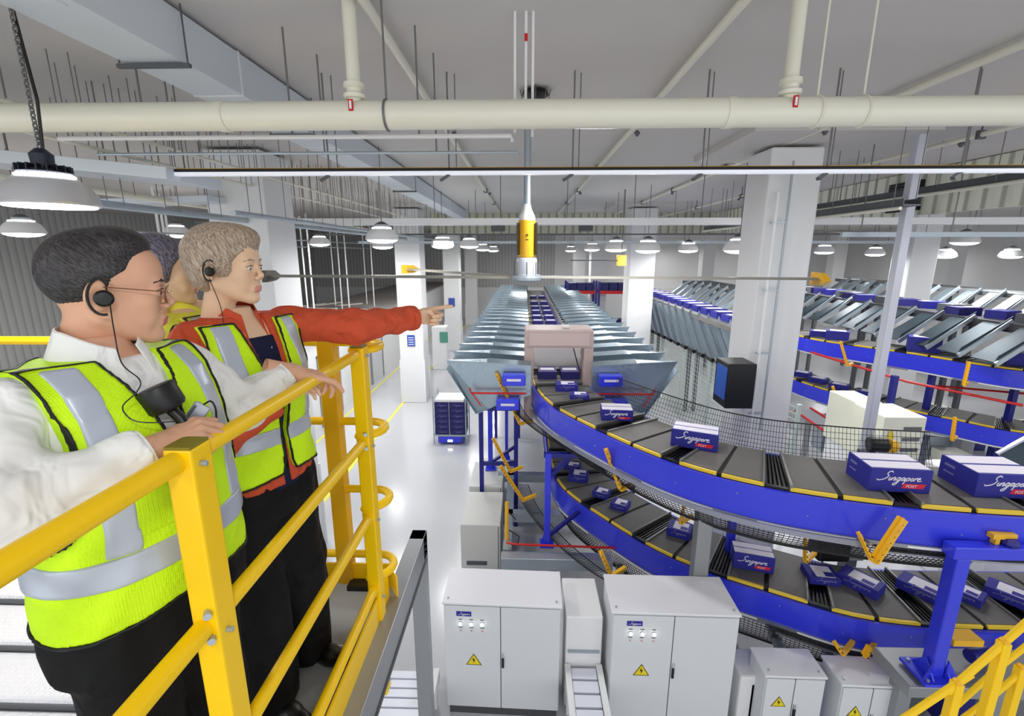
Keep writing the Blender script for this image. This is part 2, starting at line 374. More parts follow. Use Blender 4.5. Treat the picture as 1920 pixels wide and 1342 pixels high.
for k, (y, z, x0, x1, th) in enumerate(((7.0, ZC + 0.42, -3.4, 8.5, 0.09), (9.4, ZC + 0.33, -4, 9, 0.03), (11.6, ZC + 0.22, -4, 9, 0.06), (5.3, ZC + 0.18, 3.4, 9, 0.05))):
    r_ = thing('cable_tray', ['wide white tray crossing the hall behind the fan motor', 'thin dark tray crossing the hall beyond the wide white one', 'pale tray crossing the hall far back at lamp height', 'grey tray crossing at the right behind the slim post'][k], 'cable tray', (x0, y, z))
    MB().box(((x0 + x1) / 2, y, z), (x1 - x0, 0.22 if th > .05 else 0.04, th)).build('tray', [WHT, GRYD, GALV, GALV][k], r_)
    q = MB(); xx = x0 + 0.2
    while xx < x1: rods(q, [(xx, y, z)], 0.006); xx += 0.95
    q.build_each('hanger_rod', ROD, r_)
# thin pipes crossing left of the fan pole, with end fitting
for k, (x0, x1, y, z, r) in enumerate(((-2.6, -0.08, 2.75, ZC + 0.615, 0.012), (-2.7, -0.05, 3.1, ZC + 0.60, 0.009))):
    r_ = thing('conduit', ['thin white conduit just under the large cream pipe, left half', 'lower thin grey conduit left of the fan pole with a hooked end'][k], 'conduit', (x0, y, z))
    MB().tube([(x0, y, z), (x1, y, z), (x1 + 0.01, y, z - 0.03)], r, 8).build('pipe_run', [WHT, GALV][k], r_, smooth=True)
    q = MB(); rods(q, [(x0 + 0.5, y, z), (x1 - 0.5, y, z), (x1 - 1.2, y, z)], 0.005); q.build_each('hanger_rod', ROD, r_)
# conduits dropping beside the fan pole
r_ = thing('conduit_bundle', 'bundle of white vertical conduits in front of the fan pole, top centre', 'conduit', (0.02, 2.6, ZC + 0.6))
for x, zl in ((-0.055, 0.60), (0.0, 0.66), (0.035, 0.58)):
    MB().tube([(x, 2.62, ZC + zl), (x, 2.62, CEIL)], 0.007, 8).build('pipe_run', WHT, r_, smooth=True)
MB().box((0.0, 2.60, ZC + 1.03), (0.016, 0.012, 0.03)).build('red_tag', RED, r_)
q = thing('detector', 'dark round detector in a wire basket on the ceiling near the fan pole', 'detector', (0.07, 3.6, CEIL))
MB().lathe([(0.03, 0), (0.09, -0.015), (0.1, -0.04), (0.05, -0.07)], (0.07, 3.75, CEIL), (0, 0, 1), 20).build('sensor_body', BLK, q, smooth=True)
b_ = MB()
for k in range(8):
    a = k * math.pi / 4; b_.tube([(0.07 + math.cos(a) * 0.11, 3.75 + math.sin(a) * 0.11, CEIL), (0.07 + math.cos(a) * 0.09, 3.75 + math.sin(a) * 0.09, CEIL - 0.1), (0.07, 3.75, CEIL - 0.13)], 0.003, 4)
b_.build('wire_guard', ROD, q)
# ducts on the left
def duct(label, sec, y0, y1, seams):
    r_ = thing('air_duct', label, 'duct', (sec[0], y0, sec[2]))
    MB().box(((sec[0] + sec[1]) / 2, (y0 + y1) / 2, (sec[2] + sec[3]) / 2), (sec[1] - sec[0], y1 - y0, sec[3] - sec[2])).build('casing', DUCT, r_, bevel=0.004)
    for y in seams:
        MB().box(((sec[0] + sec[1]) / 2, y, (sec[2] + sec[3]) / 2), (sec[1] - sec[0] + 0.008, 0.012, sec[3] - sec[2] + 0.008)).build('seam', WHT, r_)
    return r_
dL = duct('big white rectangular air duct running away along the upper left', (-1.96, -1.67, ZC + 0.90, ZC + 1.13), 0.6, 14.0, (1.4, 3.0, 4.4, 5.8, 7.2, 9, 11))
for y in (2.5, 3.9, 5.6, 7.4):
    q = MB().box((-1.815, y, ZC + 0.885), (0.36, 0.022, 0.018)); q.tube([(-1.985, y, ZC + 0.885), (-1.985, y, CEIL)], 0.004, 6).tube([(-1.645, y, ZC + 0.885), (-1.645, y, CEIL)], 0.004, 6)
    q.build('hanger', GRYD, dL)
q = MB().box((-1.815, 1.75, ZC + 0.898), (0.20, 0.42, 0.006)); q.build('grille', DUCT, dL)
r_ = thing('air_duct', 'white air duct branch crossing at the upper left above the lamp', 'duct', (-3, 3, ZC + .5))
def slab(mb, a, b, c, d, th):
    n = (Vector(b) - Vector(a)).cross(Vector(d) - Vector(a)).normalized() * th; return mb.prism([a, b, c, d], n)
slab(MB(), (-4.6, 2.9, ZC + 0.74), (-2.42, 3.3, ZC + 0.56), (-2.42, 3.9, ZC + 0.56), (-4.6, 3.5, ZC + 0.74), -0.08).build('casing', DUCT, r_, bevel=0.004)
slab(MB(), (-4.6, 4.9, ZC + 0.52), (-3.2, 4.9, ZC + 0.56), (-3.2, 5.2, ZC + 0.56), (-4.6, 5.2, ZC + 0.52), -0.06).build('branch', DUCT, r_, bevel=0.004)
q = MB(); rods(q, [(-2.5, 3.6, ZC + .57), (-3.0, 3.5, ZC + .61), (-3.6, 3.4, ZC + .66), (-3.3, 5.0, ZC + .56), (-3.8, 5.0, ZC + .55)], 0.005); q.build_each('hanger_rod', ROD, r_)
# left field of thin pipes running away with many rods
for k, (X, z, y0, y1, r, lab) in enumerate(((-2.75, ZC + 0.78, 1.0, 12, 0.014, 'thin cream pipe on the far left, upper of the two running away'),
                               (-2.9, ZC + 0.68, 1.0, 12, 0.012, 'thin cream pipe on the far left, lower of the two running away'),
                               (-3.6, ZC + 0.50, 2.5, 12, 0.03, 'pale tray pipe running away under the left duct'),
                               (-3.0, ZC + 0.33, 3.2, 13, 0.03, 'grey tray pipe running away above the heads of the group'),
                               (-2.3, ZC + 0.30, 3.8, 13, 0.022, 'slim grey pipe running away over the woman in the rust jacket'))):
    r_ = thing('ceiling_pipe', lab, 'pipe', (X, y0, z), 'pipes on the left')
    MB().tube([(X, y0, z), (X, y1, z)], r, 10).build('pipe_run', PIPE if k < 3 else GALV, r_, smooth=True)
    q = MB(); yy = y0 + 0.3
    while yy < y1 - 1:
        rods(q, [(X - 0.04, yy, z), (X + 0.04, yy + 0.05, z)], 0.0032); yy += 0.42 + 0.05 * k
    q.build_each('hanger_rod', ROD, r_)
q = MB(); q.tube([(-2.25, 1.72, ZC + .40), (-2.25, 1.72, CEIL)], 0.045, 16); solo(q, 'ceiling_pipe', PIPE, 'short thick cream pipe dropping from the ceiling at the far left corner', 'pipe', smooth=True)
q = MB(); q.tube([(-2.4, 1.9, ZC + .655), (-2.05, 1.9, ZC + .655)], 0.016, 10); v = solo(q, 'valve', GALV, 'grey valve stub with a red end at the far left', 'valve', smooth=True)
MB().tube([(-2.14, 1.9, ZC + .655), (-2.09, 1.9, ZC + .655)], 0.019, 10).build('red_cap', RED, v)
# ---------------------------------------------------------------- lamps
def highbay(x, y, z, d, label, power, big=False, emit=True):
    r_ = thing('high_bay_lamp', label, 'lamp', (x, y, z), 'round high bay lamps')
    k = d / 0.45
    MB().lathe([(0.225 * k, 0), (0.232 * k, 0.012 * k), (0.215 * k, 0.07 * k), (0.185 * k, 0.12 * k), (0.12 * k, 0.165 * k), (0.115 * k, 0.165 * k), (0.18 * k, 0.115 * k), (0.21 * k, 0.065 * k), (0.22 * k, 0.004)], (x, y, z), (0, 0, 1), 40 if big else 16).build('lamp_shade', mat('spun_aluminium', (0.80, 0.80, 0.82), 0.35, 0.5) if big else WHT, r_, smooth=True)
    MB().lathe([(0.21 * k, 0.010), (0.20 * k, -0.012 * k), (0.14 * k, -0.034 * k), (0.05 * k, -0.045 * k)] if not big else [(0.21 * k, 0.004), (0.205 * k, -0.008 * k), (0.10 * k, -0.014 * k)], (x, y, z), (0, 0, 1), 32 if big else 16).build('diffuser', LAMP, r_)
    q = MB()
    if big:
        q.lathe([(0.12 * k, 0.168 * k), (0.13 * k, 0.18 * k), (0.10 * k, 0.2 * k), (0.06 * k, 0.205 * k)], (x, y, z), (0, 0, 1), 24)
        for a in range(18):
            t = a * math.pi / 9; q.box((x + math.cos(t) * 0.09 * k, y + math.sin(t) * 0.09 * k, z + 0.195 * k), (0.07 * k, 0.005, 0.05 * k), rz=t)
        q.lathe([(0.05 * k, 0.2 * k), (0.055 * k, 0.28 * k), (0.025 * k, 0.31 * k)], (x, y, z), (0, 0, 1), 16)
        q.build('heat_sink', mat('lamp_heat_sink', (0.16, 0.17, 0.22), 0.4, 0.4), r_, smooth=True)
        MB().lathe([(0.125 * k, 0.15 * k), (0.135 * k, 0.165 * k), (0.125 * k, 0.172 * k)], (x, y, z), (0, 0, 1), 40).build('light_ring', LAMP, r_)
        ch = MB(); zz = z + 0.31 * k
        while zz < CEIL - 0.02:
            for s_ in (0, 1):
                ch.tube([(x + (0.008 * math.cos(a) if s_ == 0 else 0), y + (0.008 * math.cos(a) if s_ else 0), zz + 0.010 + 0.014 * math.sin(a) + s_ * 0.019) for a in [math.radians(t) for t in range(0, 361, 45)]], 0.003, 5, cap=False)
            zz += 0.038
        ch.build('chain', ROD, r_)
        MB().tube([(x + 0.01, y, z + 0.28 * k), (x + 0.03, y, z + 0.40), (x - 0.03, y + 0.02, CEIL)], 0.006, 6).build('cable', BLK, r_)
    else:
        q.lathe([(0.1 * k, 0.165 * k), (0.1 * k, 0.21 * k), (0.03 * k, 0.25 * k)], (x, y, z), (0, 0, 1), 12).build('heat_sink', GRYD, r_)
        MB().lathe([(0.125 * k, 0.15 * k), (0.135 * k, 0.165 * k), (0.125 * k, 0.172 * k)], (x, y, z), (0, 0, 1), 16).build('light_ring', LAMP, r_)
        MB().tube([(x, y, z + 0.2 * k), (x, y, CEIL)], 0.006, 5).build('suspension', ROD, r_)
    if power:
        area_light('lamp_or_fill_light', x, y, z - 0.06, 0.4 * k, power)
    return r_
p = atY(97, 386, 1.98)
highbay(p.x, 1.98, p.z, 0.32, 'big round aluminium high bay lamp on a chain at the far left', 14, big=True)
LP = [(717, 450, 6.0, 'second high bay lamp, above the yellow fan blade tip'), (45, 438, 5.6, 'small high bay lamp at the left edge below the big one'), (332, 441, 9.0, 'high bay lamp just above the woman at the back'),
      (600, 458, 11.0, 'tiny lamp beside the column behind the rust jacket'), (718, 463, 10.5, 'tiny far lamp below the second high bay lamp'), (830, 462, 9.6, 'far lamp left of the fan motor, largest of its cluster'),
      (880, 462, 11.2, 'far lamp left of the fan motor, in front of a column'), (905, 468, 15.8, 'tiny far lamp close left of the fan motor'), (925, 470, 20, 'tiniest far lamp next to the fan motor'),
      (1155, 468, 9.8, 'far lamp right of the fan motor, above the yellow box'), (1214, 470, 8.8, 'far lamp on a rod left of the far right column'), (1110, 468, 14, 'tiny far lamp right of the fan motor'), (1070, 470, 20, 'tiniest far lamp right of the fan motor'),
      (1290, 470, 11.5, 'far lamp between the two right columns'), (1385, 470, 6.6, 'lamp just left of the big right column'), (1545, 473, 12.5, 'far lamp just right of the big column'), (1640, 477, 13, 'far lamp left of the slim grey post'),
      (1808, 455, 9.5, 'far lamp right of the slim post, higher one'), (1772, 481, 12.5, 'far lamp right of the slim post, lower one'), (1895, 481, 12, 'far lamp at the right edge')]
for px, py, Y, lab in LP:
    p = atY(px, py, Y); z = min(p.z, CEIL - 0.3)
    highbay(p.x, Y, z, 0.40 if Y < 8 else 0.46, lab, 14 if Y < 7 else 26)
# unseen fill lights without fixtures, added to brighten the hall, side and far walls
for x, y in ((0.6, 4.4), (4.5, 3.2), (0.4, 8.2), (3.9, 6.9), (-1.6, 9.5), (0.3, 12.5), (7.5, 9), (-4, 7), (4.2, 14), (11, 12), (0, 18), (-4.2, 14), (5, 20), (12, 18), (-8.5, 4.5), (-8.5, 9.5), (4.9, 6.2), (9.5, 5.0), (5.0, 10.5), (-2, 17), (-1.5, 22), (1.5, 25), (6, 25), (9, 16), (15, 23), (14, 9), (12, 26), (17, 22), (8, 27)):
    area_light('lamp_or_fill_light', x, y, ZC + 0.75 if y < 6 else ZC + 0.2, 0.4, 22)
area_light('lamp_or_fill_light', 0.3, -0.7, ZC + 0.9, 0.4, 16)  # fill light added behind the camera to brighten people and railing, no fixture
area_light('lamp_or_fill_light', -2.2, -0.9, ZC + 0.9, 0.4, 12)  # second added fill light over the platform, no fixture either
# ---------------------------------------------------------------- HVLS fan
FX, FY, FZ = 0.02, 4.7, ZC - 0.245
fan = thing('ceiling_fan', 'giant ceiling fan with yellow motor column and long grey blades', 'fan', (FX, FY, FZ))
MB().tube([(FX, FY, FZ + 0.58), (FX, FY, CEIL)], 0.033, 16).build('down_pole', GALV, fan, smooth=True)
MB().lathe([(0.033, 0.69), (0.045, 0.64), (0.075, 0.58), (0.08, 0.54)], (FX, FY, FZ), (0, 0, 1), 20).build('cone', WHT, fan, smooth=True)
MB().lathe([(0.08, 0.54), (0.083, 0.53), (0.083, 0.20), (0.07, 0.19)], (FX, FY, FZ), (0, 0, 1), 24).build('motor_column', ORG, fan, smooth=True)
for s in (-1, 1): MB().box((FX + s * 0.088, FY - 0.01, FZ + 0.365), (0.022, 0.10, 0.30)).build('side_plate', mat('fan_side_plate', (0.23, 0.17, 0.12), 0.5), fan)
MB().lathe([(0.009, 0), (0.013, 0.003)], (FX, FY - 0.085, FZ + 0.40), (0, -1, 0), 12).box((FX, FY - 0.084, FZ + 0.36), (0.03, 0.004, 0.008)).build('motor_emblem', mat('emblem_brown', (0.45, 0.33, 0.12), 0.5), fan)
MB().lathe([(0.09, 0.19), (0.10, 0.17), (0.10, 0.03), (0.12, 0.02)], (FX, FY, FZ), (0, 0, 1), 28).build('gear_housing', mat('fan_housing', (0.86, 0.87, 0.92), 0.4), fan, smooth=True)
MB().lathe([(0.06, 0.03), (0.13, 0.025), (0.165, 0.0), (0.165, -0.025), (0.10, -0.045), (0.03, -0.055)], (FX, FY, FZ), (0, 0, 1), 28).build('hub', GALV, fan, smooth=True)
q = MB()
for k in range(8):
    a = k * math.pi / 4; q.tube([(FX + math.cos(a) * 0.125, FY + math.sin(a) * 0.125, FZ + 0.02), (FX + math.cos(a) * 0.125, FY + math.sin(a) * 0.125, FZ + 0.15)], 0.006, 6)
q.build('stay_rod', ROD, fan)
BLA = mat('fan_blade_grey', (0.62, 0.61, 0.57), 0.4, 0.3)
for ang, R in ((-5.5, 2.68), (128, 2.70), (175.5, 2.66)):
    a = math.radians(ang); d = Vector((math.cos(a), math.sin(a), 0)); n = Vector((-d.y, d.x, 0)); o = Vector((FX, FY, FZ))
    b_ = MB()
    prof = [(-0.075, -0.006), (-0.03, 0.012), (0.04, 0.014), (0.08, -0.012), (0.03, -0.002), (-0.03, -0.004)]
    P0 = [o + d * 0.14 + n * u + Vector((0, 0, v)) for u, v in prof]
    b_.prism(P0, d * (R - 0.14)); bl = b_.build('blade', BLA, fan)
    t_ = MB(); e = o + d * R
    t_.prism([e - n * 0.16 + Vector((0, 0, -0.01)), e - n * 0.05 + Vector((0, 0, 0.055)), e + n * 0.12 + Vector((0, 0, 0.06)), e + n * 0.12 + Vector((0, 0, -0.06)), e - n * 0.05 + Vector((0, 0, -0.05))], d * 0.05)
    t_.build('blade_tip', ORG if ang != 175.5 else mat('blade_tip_dark', (0.30, 0.28, 0.24), 0.5), bl)
# ================================================================ LETTERING
def text_mesh(txt, size, m, parent, origin, ux, uy, shear=0.0, off=0.0):
    """words laid on a plane: origin = lower left, ux/uy unit directions"""
    cu = bpy.data.curves.new('t', 'FONT'); cu.body = txt; cu.size = size; cu.shear = shear; cu.extrude = 0.0006; cu.offset = off
    to = bpy.data.objects.new('t', cu); COL.objects.link(to)
    bpy.context.view_layer.update()
    me = bpy.data.meshes.new_from_object(to.evaluated_get(bpy.context.evaluated_depsgraph_get()))
    COL.objects.unlink(to); bpy.data.objects.remove(to)
    ux = Vector(ux).normalized(); uy = Vector(uy).normalized(); uz = ux.cross(uy); base = _loc_of(parent)
    o_ = Vector(origin)
    for v in me.vertices: v.co = o_ + ux * v.co.x + uy * v.co.y + uz * v.co.z - base
    me.materials.clear(); me.materials.append(m)
    o = bpy.data.objects.new('lettering', me); COL.objects.link(o); o.parent = parent; ORG_LOC[o.name] = base
    return o
# handwriting strokes of the word on the cartons (unit: x-height 1)
STROKES = [[(1.9, 2.6), (1.4, 3.0), (0.8, 2.7), (0.7, 2.1), (1.3, 1.6), (1.2, 0.9), (0.5, 0.3), (-0.7, 0.0), (-1.2, 0.4)],
           [(2.1, 1.1), (2.0, 0.4), (2.4, 0.1), (2.8, 1.0)], [(2.8, 1.0), (2.8, 0.1)], [(2.85, 0.6), (3.3, 1.1), (3.6, 0.8), (3.5, 0.1), (4.0, 0.4)],
           [(5.0, 0.9), (4.4, 1.1), (4.1, 0.5), (4.5, 0.1), (4.9, 0.6), (5.0, 1.0), (4.8, -0.8), (4.3, -1.4), (3.9, -1.0), (5.2, 0.2)],
           [(6.2, 0.9), (5.6, 1.1), (5.4, 0.5), (5.7, 0.1), (6.1, 0.7), (6.2, 1.0), (6.2, 0.2), (6.5, 0.2)],
           [(6.7, 1.0), (6.5, -1.0)], [(6.65, 0.7), (7.1, 1.1), (7.5, 0.7), (7.2, 0.15), (6.7, 0.2)],
           [(8.1, 1.1), (7.8, 0.6), (8.1, 0.1), (8.5, 0.5), (8.2, 1.1)], [(8.9, 1.1), (8.8, 0.1)], [(8.85, 0.7), (9.2, 1.1), (9.5, 1.0)],
           [(9.7, 0.6), (10.2, 0.9), (9.9, 1.2), (9.6, 0.6), (10.0, 0.1), (10.8, 0.3)]]
def script_logo(mb, origin, ux, uy, width):
    k = width / 12.0; ux = Vector(ux); uy = Vector(uy); o = Vector(origin)
    for st in STROKES:
        pts = [p.copy() for p in spline(st, 3)]
        mb.tube([o + ux * ((p.x + 1.2 + p.y * 0.45) * k) + uy * ((p.y + 1.2) * k) for p in pts], k * 0.16, 4)
# ================================================================ CARTONS
def add_logo(root, o, ux, uy, w, h):
    """script word over a red tab reading POST, on a face with lower-left corner o"""
    ux = Vector(ux); uy = Vector(uy); nn = ux.cross(uy).normalized(); o = Vector(o)
    q = MB(); script_logo(q, o + ux * w * 0.10 + uy * h * 0.34 + nn * 0.0015, ux, uy, w * 0.72); q.build('script_word', LBL, root)
    a = o + ux * w * 0.52 + uy * h * 0.20 + nn * 0.001
    q = MB(); q.prism([a, a + ux * w * 0.36, a + ux * w * 0.40 + uy * h * 0.20, a + ux * w * 0.04 + uy * h * 0.20], nn * 0.001); q.build('red_tab', mat('logo_red', (0.85, 0.12, 0.25), 0.5), root)
    text_mesh('POST', h * 0.17, LBL, root, a + ux * w * 0.07 + uy * h * 0.035 + nn * 0.0022, ux, uy, 0.2)
def carton(pos, rz, d, label, group, kind='case', logo=True):
    """blue carton, origin at the centre of its base"""
    r = thing('parcel_carton', label, 'carton', (0, 0, 0), group)
    L, W, H = d
    MB().box((0, 0, H / 2), (L, W, H)).build('carton_body', CTN, r, bevel=0.004)
    if kind == 'case':
        q = MB(); q.box((0, -W * 0.24, H + 0.001), (L * 0.96, W * 0.40, 0.002)).box((0, W * 0.24, H + 0.001), (L * 0.96, W * 0.40, 0.002)); q.build('top_flap', LBL, r)
        q = MB(); q.box((-L / 2 - 0.001, W * 0.22, H * 0.72), (0.002, W * 0.28, H * 0.10)).box((-L / 2 - 0.001, W * 0.22, H * 0.42), (0.002, W * 0.28, H * 0.06)); q.build('side_print', mat('faded_print', (0.45, 0.45, 0.66), 0.6), r)
        if logo: add_logo(r, (-L / 2, -W / 2, 0), (1, 0, 0), (0, 0, 1), L, H)
    else:
        q = MB(); q.box((L * 0.05, 0, H + 0.001), (L * 0.62, W * 0.74, 0.002)); q.build('address_label', LBL, r)
        MB().box((L * 0.2, -W * 0.18, H + 0.0026), (L * 0.3, W * 0.3, 0.0012)).build('label_block', CTN, r)
        if logo:
            q = MB(); script_logo(q, Vector((-L * 0.32, -W / 2 - 0.0015, H * 0.35)), (1, 0, 0), (0, 0, 1), L * 0.66); q.build('script_word', mat('faded_print', (0.45, 0.45, 0.66), 0.6), r)
    r.location = pos; r.rotation_euler = (0, 0, rz)
    return r
# ================================================================ CONVEYORS
ZU = ZC - 1.75; ZL = ZC - 3.0
edgeU = [(0.13, 22.0), (0.13, 14), (0.13, 9), (0.13, 7), (0.14, 6.2), (0.334, 5.33), (0.797, 4.48), (1.303, 3.80), (1.858, 3.40), (2.552, 3.16), (3.26, 3.04), (3.9, 3.02), (6.5, 3.05)]
edgeL = [(0.40, 9.5), (0.40, 7.5), (0.42, 6.3), (0.546, 5.595), (1.002, 4.86), (1.429, 4.33), (1.85, 4.0), (2.319, 3.74), (2.741, 3.52), (3.084, 3.43), (3.5, 3.39), (4.2, 3.38), (6.5, 3.4)]
def conveyor(label, edge, z, near_step=0.83, width=0.70, dark=False, plate=0.30, first=0, strips=True):
    pts = with_normals(resample(spline(edge, 14), 0.08))
    mid = pts[len(pts) // 2][0]
    r = thing('belt_sorter_conveyor', label, 'conveyor', (mid.x, mid.y, z - plate))
    MB().ribbon(pts, -0.035, -0.005, z - plate, z - 0.035).build('side_plate', BLU, r)
    MB().ribbon(pts, width + 0.005, width + 0.035, z - plate, z - 0.035).build('side_plate', BLU, r)
    MB().ribbon(pts, -0.005, width + 0.005, z - 0.09, z - 0.05).build('track_bed', RUB, r)
    MB().ribbon(pts, -0.05, -0.02, z - plate - 0.03, z - plate).build('lower_rail', mat('anodised_rail', (0.62, 0.63, 0.68), 0.3, 0.6), r)
    q = MB(); k = 0
    while k < len(pts) - 10:
        q.ribbon(pts[k:k + 9], -0.054, -0.048, z - plate - 0.022, z - plate - 0.006); k += 12
    q.build_each('guard_strip', WHT, r, 36)
    # bolts
    q = MB()
    for k in range(4, len(pts) - 1, 6):
        p, n = pts[k]; c = Vector((p.x, p.y, z - 0.12 - 0.07 * (k % 4 == 0))) - n * 0.035
        q.lathe([(0.008, 0), (0.006, 0.006)], c, -n, 6)
    q.build('plate_bolt', mat('bolt_zinc', (0.55, 0.58, 0.78), 0.3, 0.5), r)
    # twin belt carriers
    s_pts = [p for p, n in pts]; cum = [0.0]
    for i in range(1, len(s_pts)): cum.append(cum[-1] + (s_pts[i] - s_pts[i - 1]).length)
    def at(s):
        s = max(0, min(cum[-1] - 1e-4, s)); i = int(s / 0.08); i = min(i, len(pts) - 2)
        while cum[i + 1] < s: i += 1
        while cum[i] > s: i -= 1
        t = (s - cum[i]) / (cum[i + 1] - cum[i]); p = s_pts[i].lerp(s_pts[i + 1], t); n = pts[i][1].lerp(pts[i + 1][1], t).normalized(); return p, n
    s = 0.3; carriers = 0
    while s < cum[-1] - 0.85:
        b = MB()
        for a0, a1 in ((s, s + 0.31), (s + 0.35, s + 0.66)):
            b.ribbon([at(a0), at((a0 + a1) / 2), at(a1)], 0.02, width - 0.02, z - 0.03, z)
        c = b.build('carrier', BELT, r)
        b = MB(); b.ribbon([at(s + 0.31), at(s + 0.35)], 0.01, width - 0.01, z - 0.05, z - 0.012); b.build('divider', RUB, c)
        b = MB()
        for a0, a1 in ((s + 0.005, s + 0.31), (s + 0.35, s + 0.655)):
            b.ribbon([at(a0), at((a0 + a1) / 2), at(a1)], -0.006, 0.016, z - 0.03, z - 0.004)
        b.build('edge_strip', mat('edge_strip_yellow', (0.94, 0.80, 0.22), 0.4), c)
        b = MB()
        for k in range(5):
            t = s + 0.665 + k * 0.032; b.ribbon([at(t), at(t + 0.016)], 0.0, width, z - 0.055, z - 0.022)
        b.ribbon([at(s + 0.665), at(s + 0.825)], -0.004, 0.03, z - 0.06, z - 0.015)
        b.build('bellows', BLK, c)
        b = MB(); b.ribbon([at(s + 0.0), at(s + 0.02)], 0.0, width, z - 0.03, z + 0.018); b.build('end_lip', mat('lip_steel', (0.50, 0.50, 0.49), 0.4, 0.5), c); b = MB(); b.ribbon([at(s + 0.645), at(s + 0.66)], 0.0, width, z - 0.03, z + 0.018); b.build('end_lip', mat('lip_steel', (0.50, 0.50, 0.49), 0.4, 0.5), c)
        s += near_step; carriers += 1
    return r, pts, at, cum
cU, ptsU, atU, cumU = conveyor('upper curved blue conveyor sweeping from the portal to the right edge', edgeU, ZU)
cL, ptsL, atL, cumL = conveyor('lower curved blue conveyor passing beneath the upper one', edgeL, ZL)
def place(px, py, z, dz=0.0):
    p = atZ(px, py, z); p.z += dz; return p
UB = [((1660, 905), -0.10, (0.42, 0.30, 0.185), 'large blue carton on the upper conveyor, second from the right edge', 'case'),
      ((1848, 913), -0.06, (0.44, 0.34, 0.185), 'large blue carton on the upper conveyor nearest the right edge', 'case'),
      ((1302, 833), -0.42, (0.40, 0.24, 0.165), 'large blue carton on the upper conveyor below the monitor column', 'case'),
      ((1155, 782), -0.10, (0.33, 0.24, 0.12), 'blue carton on the upper conveyor, left of the one with the clear red tab', 'case'),
      ((1086, 746), -0.05, (0.23, 0.16, 0.06), 'small flat blue parcel on the upper conveyor just outside the portal', 'parcel'),
      ((1062, 730), -0.02, (0.28, 0.2, 0.09), 'blue parcel on the upper conveyor at the mouth of the portal', 'parcel')]
for (px, py), rz, d, lab, kd in UB:
    p = atZ(px, py, -1.75); carton(p, rz, d, lab, 'cartons on the upper conveyor', kd)
LB = [((1085, 898), -0.2, (0.26, 0.2, 0.10), 'blue parcel on the lower conveyor beside the blue post, front one', 'parcel'),
      ((1074, 878), -0.3, (0.22, 0.16, 0.07), 'blue parcel on the lower conveyor furthest back beside the blue post', 'parcel'),
      ((1128, 929), -0.5, (0.2, 0.17, 0.075), 'small blue parcel on the lower conveyor, left of two side by side', 'parcel'),
      ((1163, 951), -0.5, (0.2, 0.18, 0.075), 'small blue parcel on the lower conveyor, right of two side by side', 'parcel'),
      ((1274, 1000), -0.5, (0.24, 0.2, 0.095), 'blue parcel alone on the lower conveyor left of the grey column post', 'parcel'),
      ((1408, 1058), -0.28, (0.36, 0.2, 0.17), 'tall blue carton with script logo on the lower conveyor right of the grey post', 'case'),
      ((1537, 1083), -0.15, (0.26, 0.22, 0.07), 'flat blue parcel with a wide white label on the lower conveyor under the yellow arm', 'parcel'),
      ((1612, 1100), -0.95, (0.32, 0.19, 0.10), 'blue parcel turned end-on with white label, on the lower conveyor under the yellow arm', 'parcel'),
      ((1728, 1112), -0.95, (0.34, 0.2, 0.09), 'blue parcel turned end-on just left of the blue gantry post', 'parcel'),
      ((1806, 1118), -0.95, (0.26, 0.18, 0.08), 'blue parcel half hidden behind the blue gantry post', 'parcel'),
      ((1890, 1122), -0.9, (0.30, 0.2, 0.09), 'blue parcel on the lower conveyor nearest the right edge', 'parcel')]
for (px, py), rz, d, lab, kd in LB:
    p = atZ(px, py, -3.0); carton(p, rz, d, lab, 'parcels on the lower conveyor', kd)
# pairs of parcels on the straight run behind the portal
k = 0
for i, y in enumerate((6.55, 7.35, 8.15, 8.95, 9.8, 10.6, 11.5, 12.4, 13.5, 14.6, 16.0, 18.0)):
    for sx, nm in ((-0.16, 'left'), (0.16, 'right')):
        r = thing('parcel_carton', 'blue parcel on the central sorter, %s one of the %s pair behind the portal' % (nm, ordw(i).replace('nearest', 'first')), 'carton', (0, 0, 0), 'parcels in pairs on the central sorter')
        MB().box((0, 0, 0.055), (0.26, 0.34, 0.11)).build('carton_body', CTND, r); MB().box((0, 0.0, 0.111), (0.20, 0.12, 0.003)).build('address_label', LBL, r)
        r.location = (0.49 + sx, y, ZU)
# ---------------------------------------------------------------- nets
NET = mat('black_net', (0.13, 0.13, 0.13), 0.6)
def net(label, pts, o0, o1, z0, z1, cell, wire=0.0028, frame=True, m=NET):
    n = len(pts); rows = max(2, int(math.hypot(z1 - z0, o1 - o0) / cell)); vs = []; fs = []
    for p, nn in pts:
        for j in range(rows + 1):
            t = j / rows; o = o0 + (o1 - o0) * t; sag = -0.03 * math.sin(math.pi * t)
            vs.append(Vector((p.x + nn.x * o, p.y + nn.y * o, z0 + (z1 - z0) * t + sag)))
    for i in range(n - 1):
        for j in range(rows):
            a = i * (rows + 1) + j; fs.append((a, a + 1, a + rows + 2, a + rows + 1))
    q = MB(); q.add(vs, fs)
    r = thing('safety_net', label, 'net', (pts[n // 2][0].x, pts[n // 2][0].y, min(z0, z1)))
    o = q.build('mesh', m, r); o['kind'] = 'stuff'
    wf = o.modifiers.new('wire', 'WIREFRAME'); wf.thickness = wire * 2; wf.use_even_offset = False; wf.use_boundary = True
    if frame: MB().tube([vs[i * (rows + 1) + rows] for i in range(0, n, 3)] + [vs[(n - 1) * (rows + 1) + rows]], 0.006, 6).build('edge_rope', NET, r)
    return r
def sub(pts, step, a, b):
    q = resample([p for p, n in pts], step) if False else None
    return with_normals(resample([p for p, n in pts][a:b], step))
iU = next(i for i, (p, n) in enumerate(ptsU) if p.y < 5.7); jU = next(i for i, (p, n) in enumerate(ptsU) if p.x > 3.3)
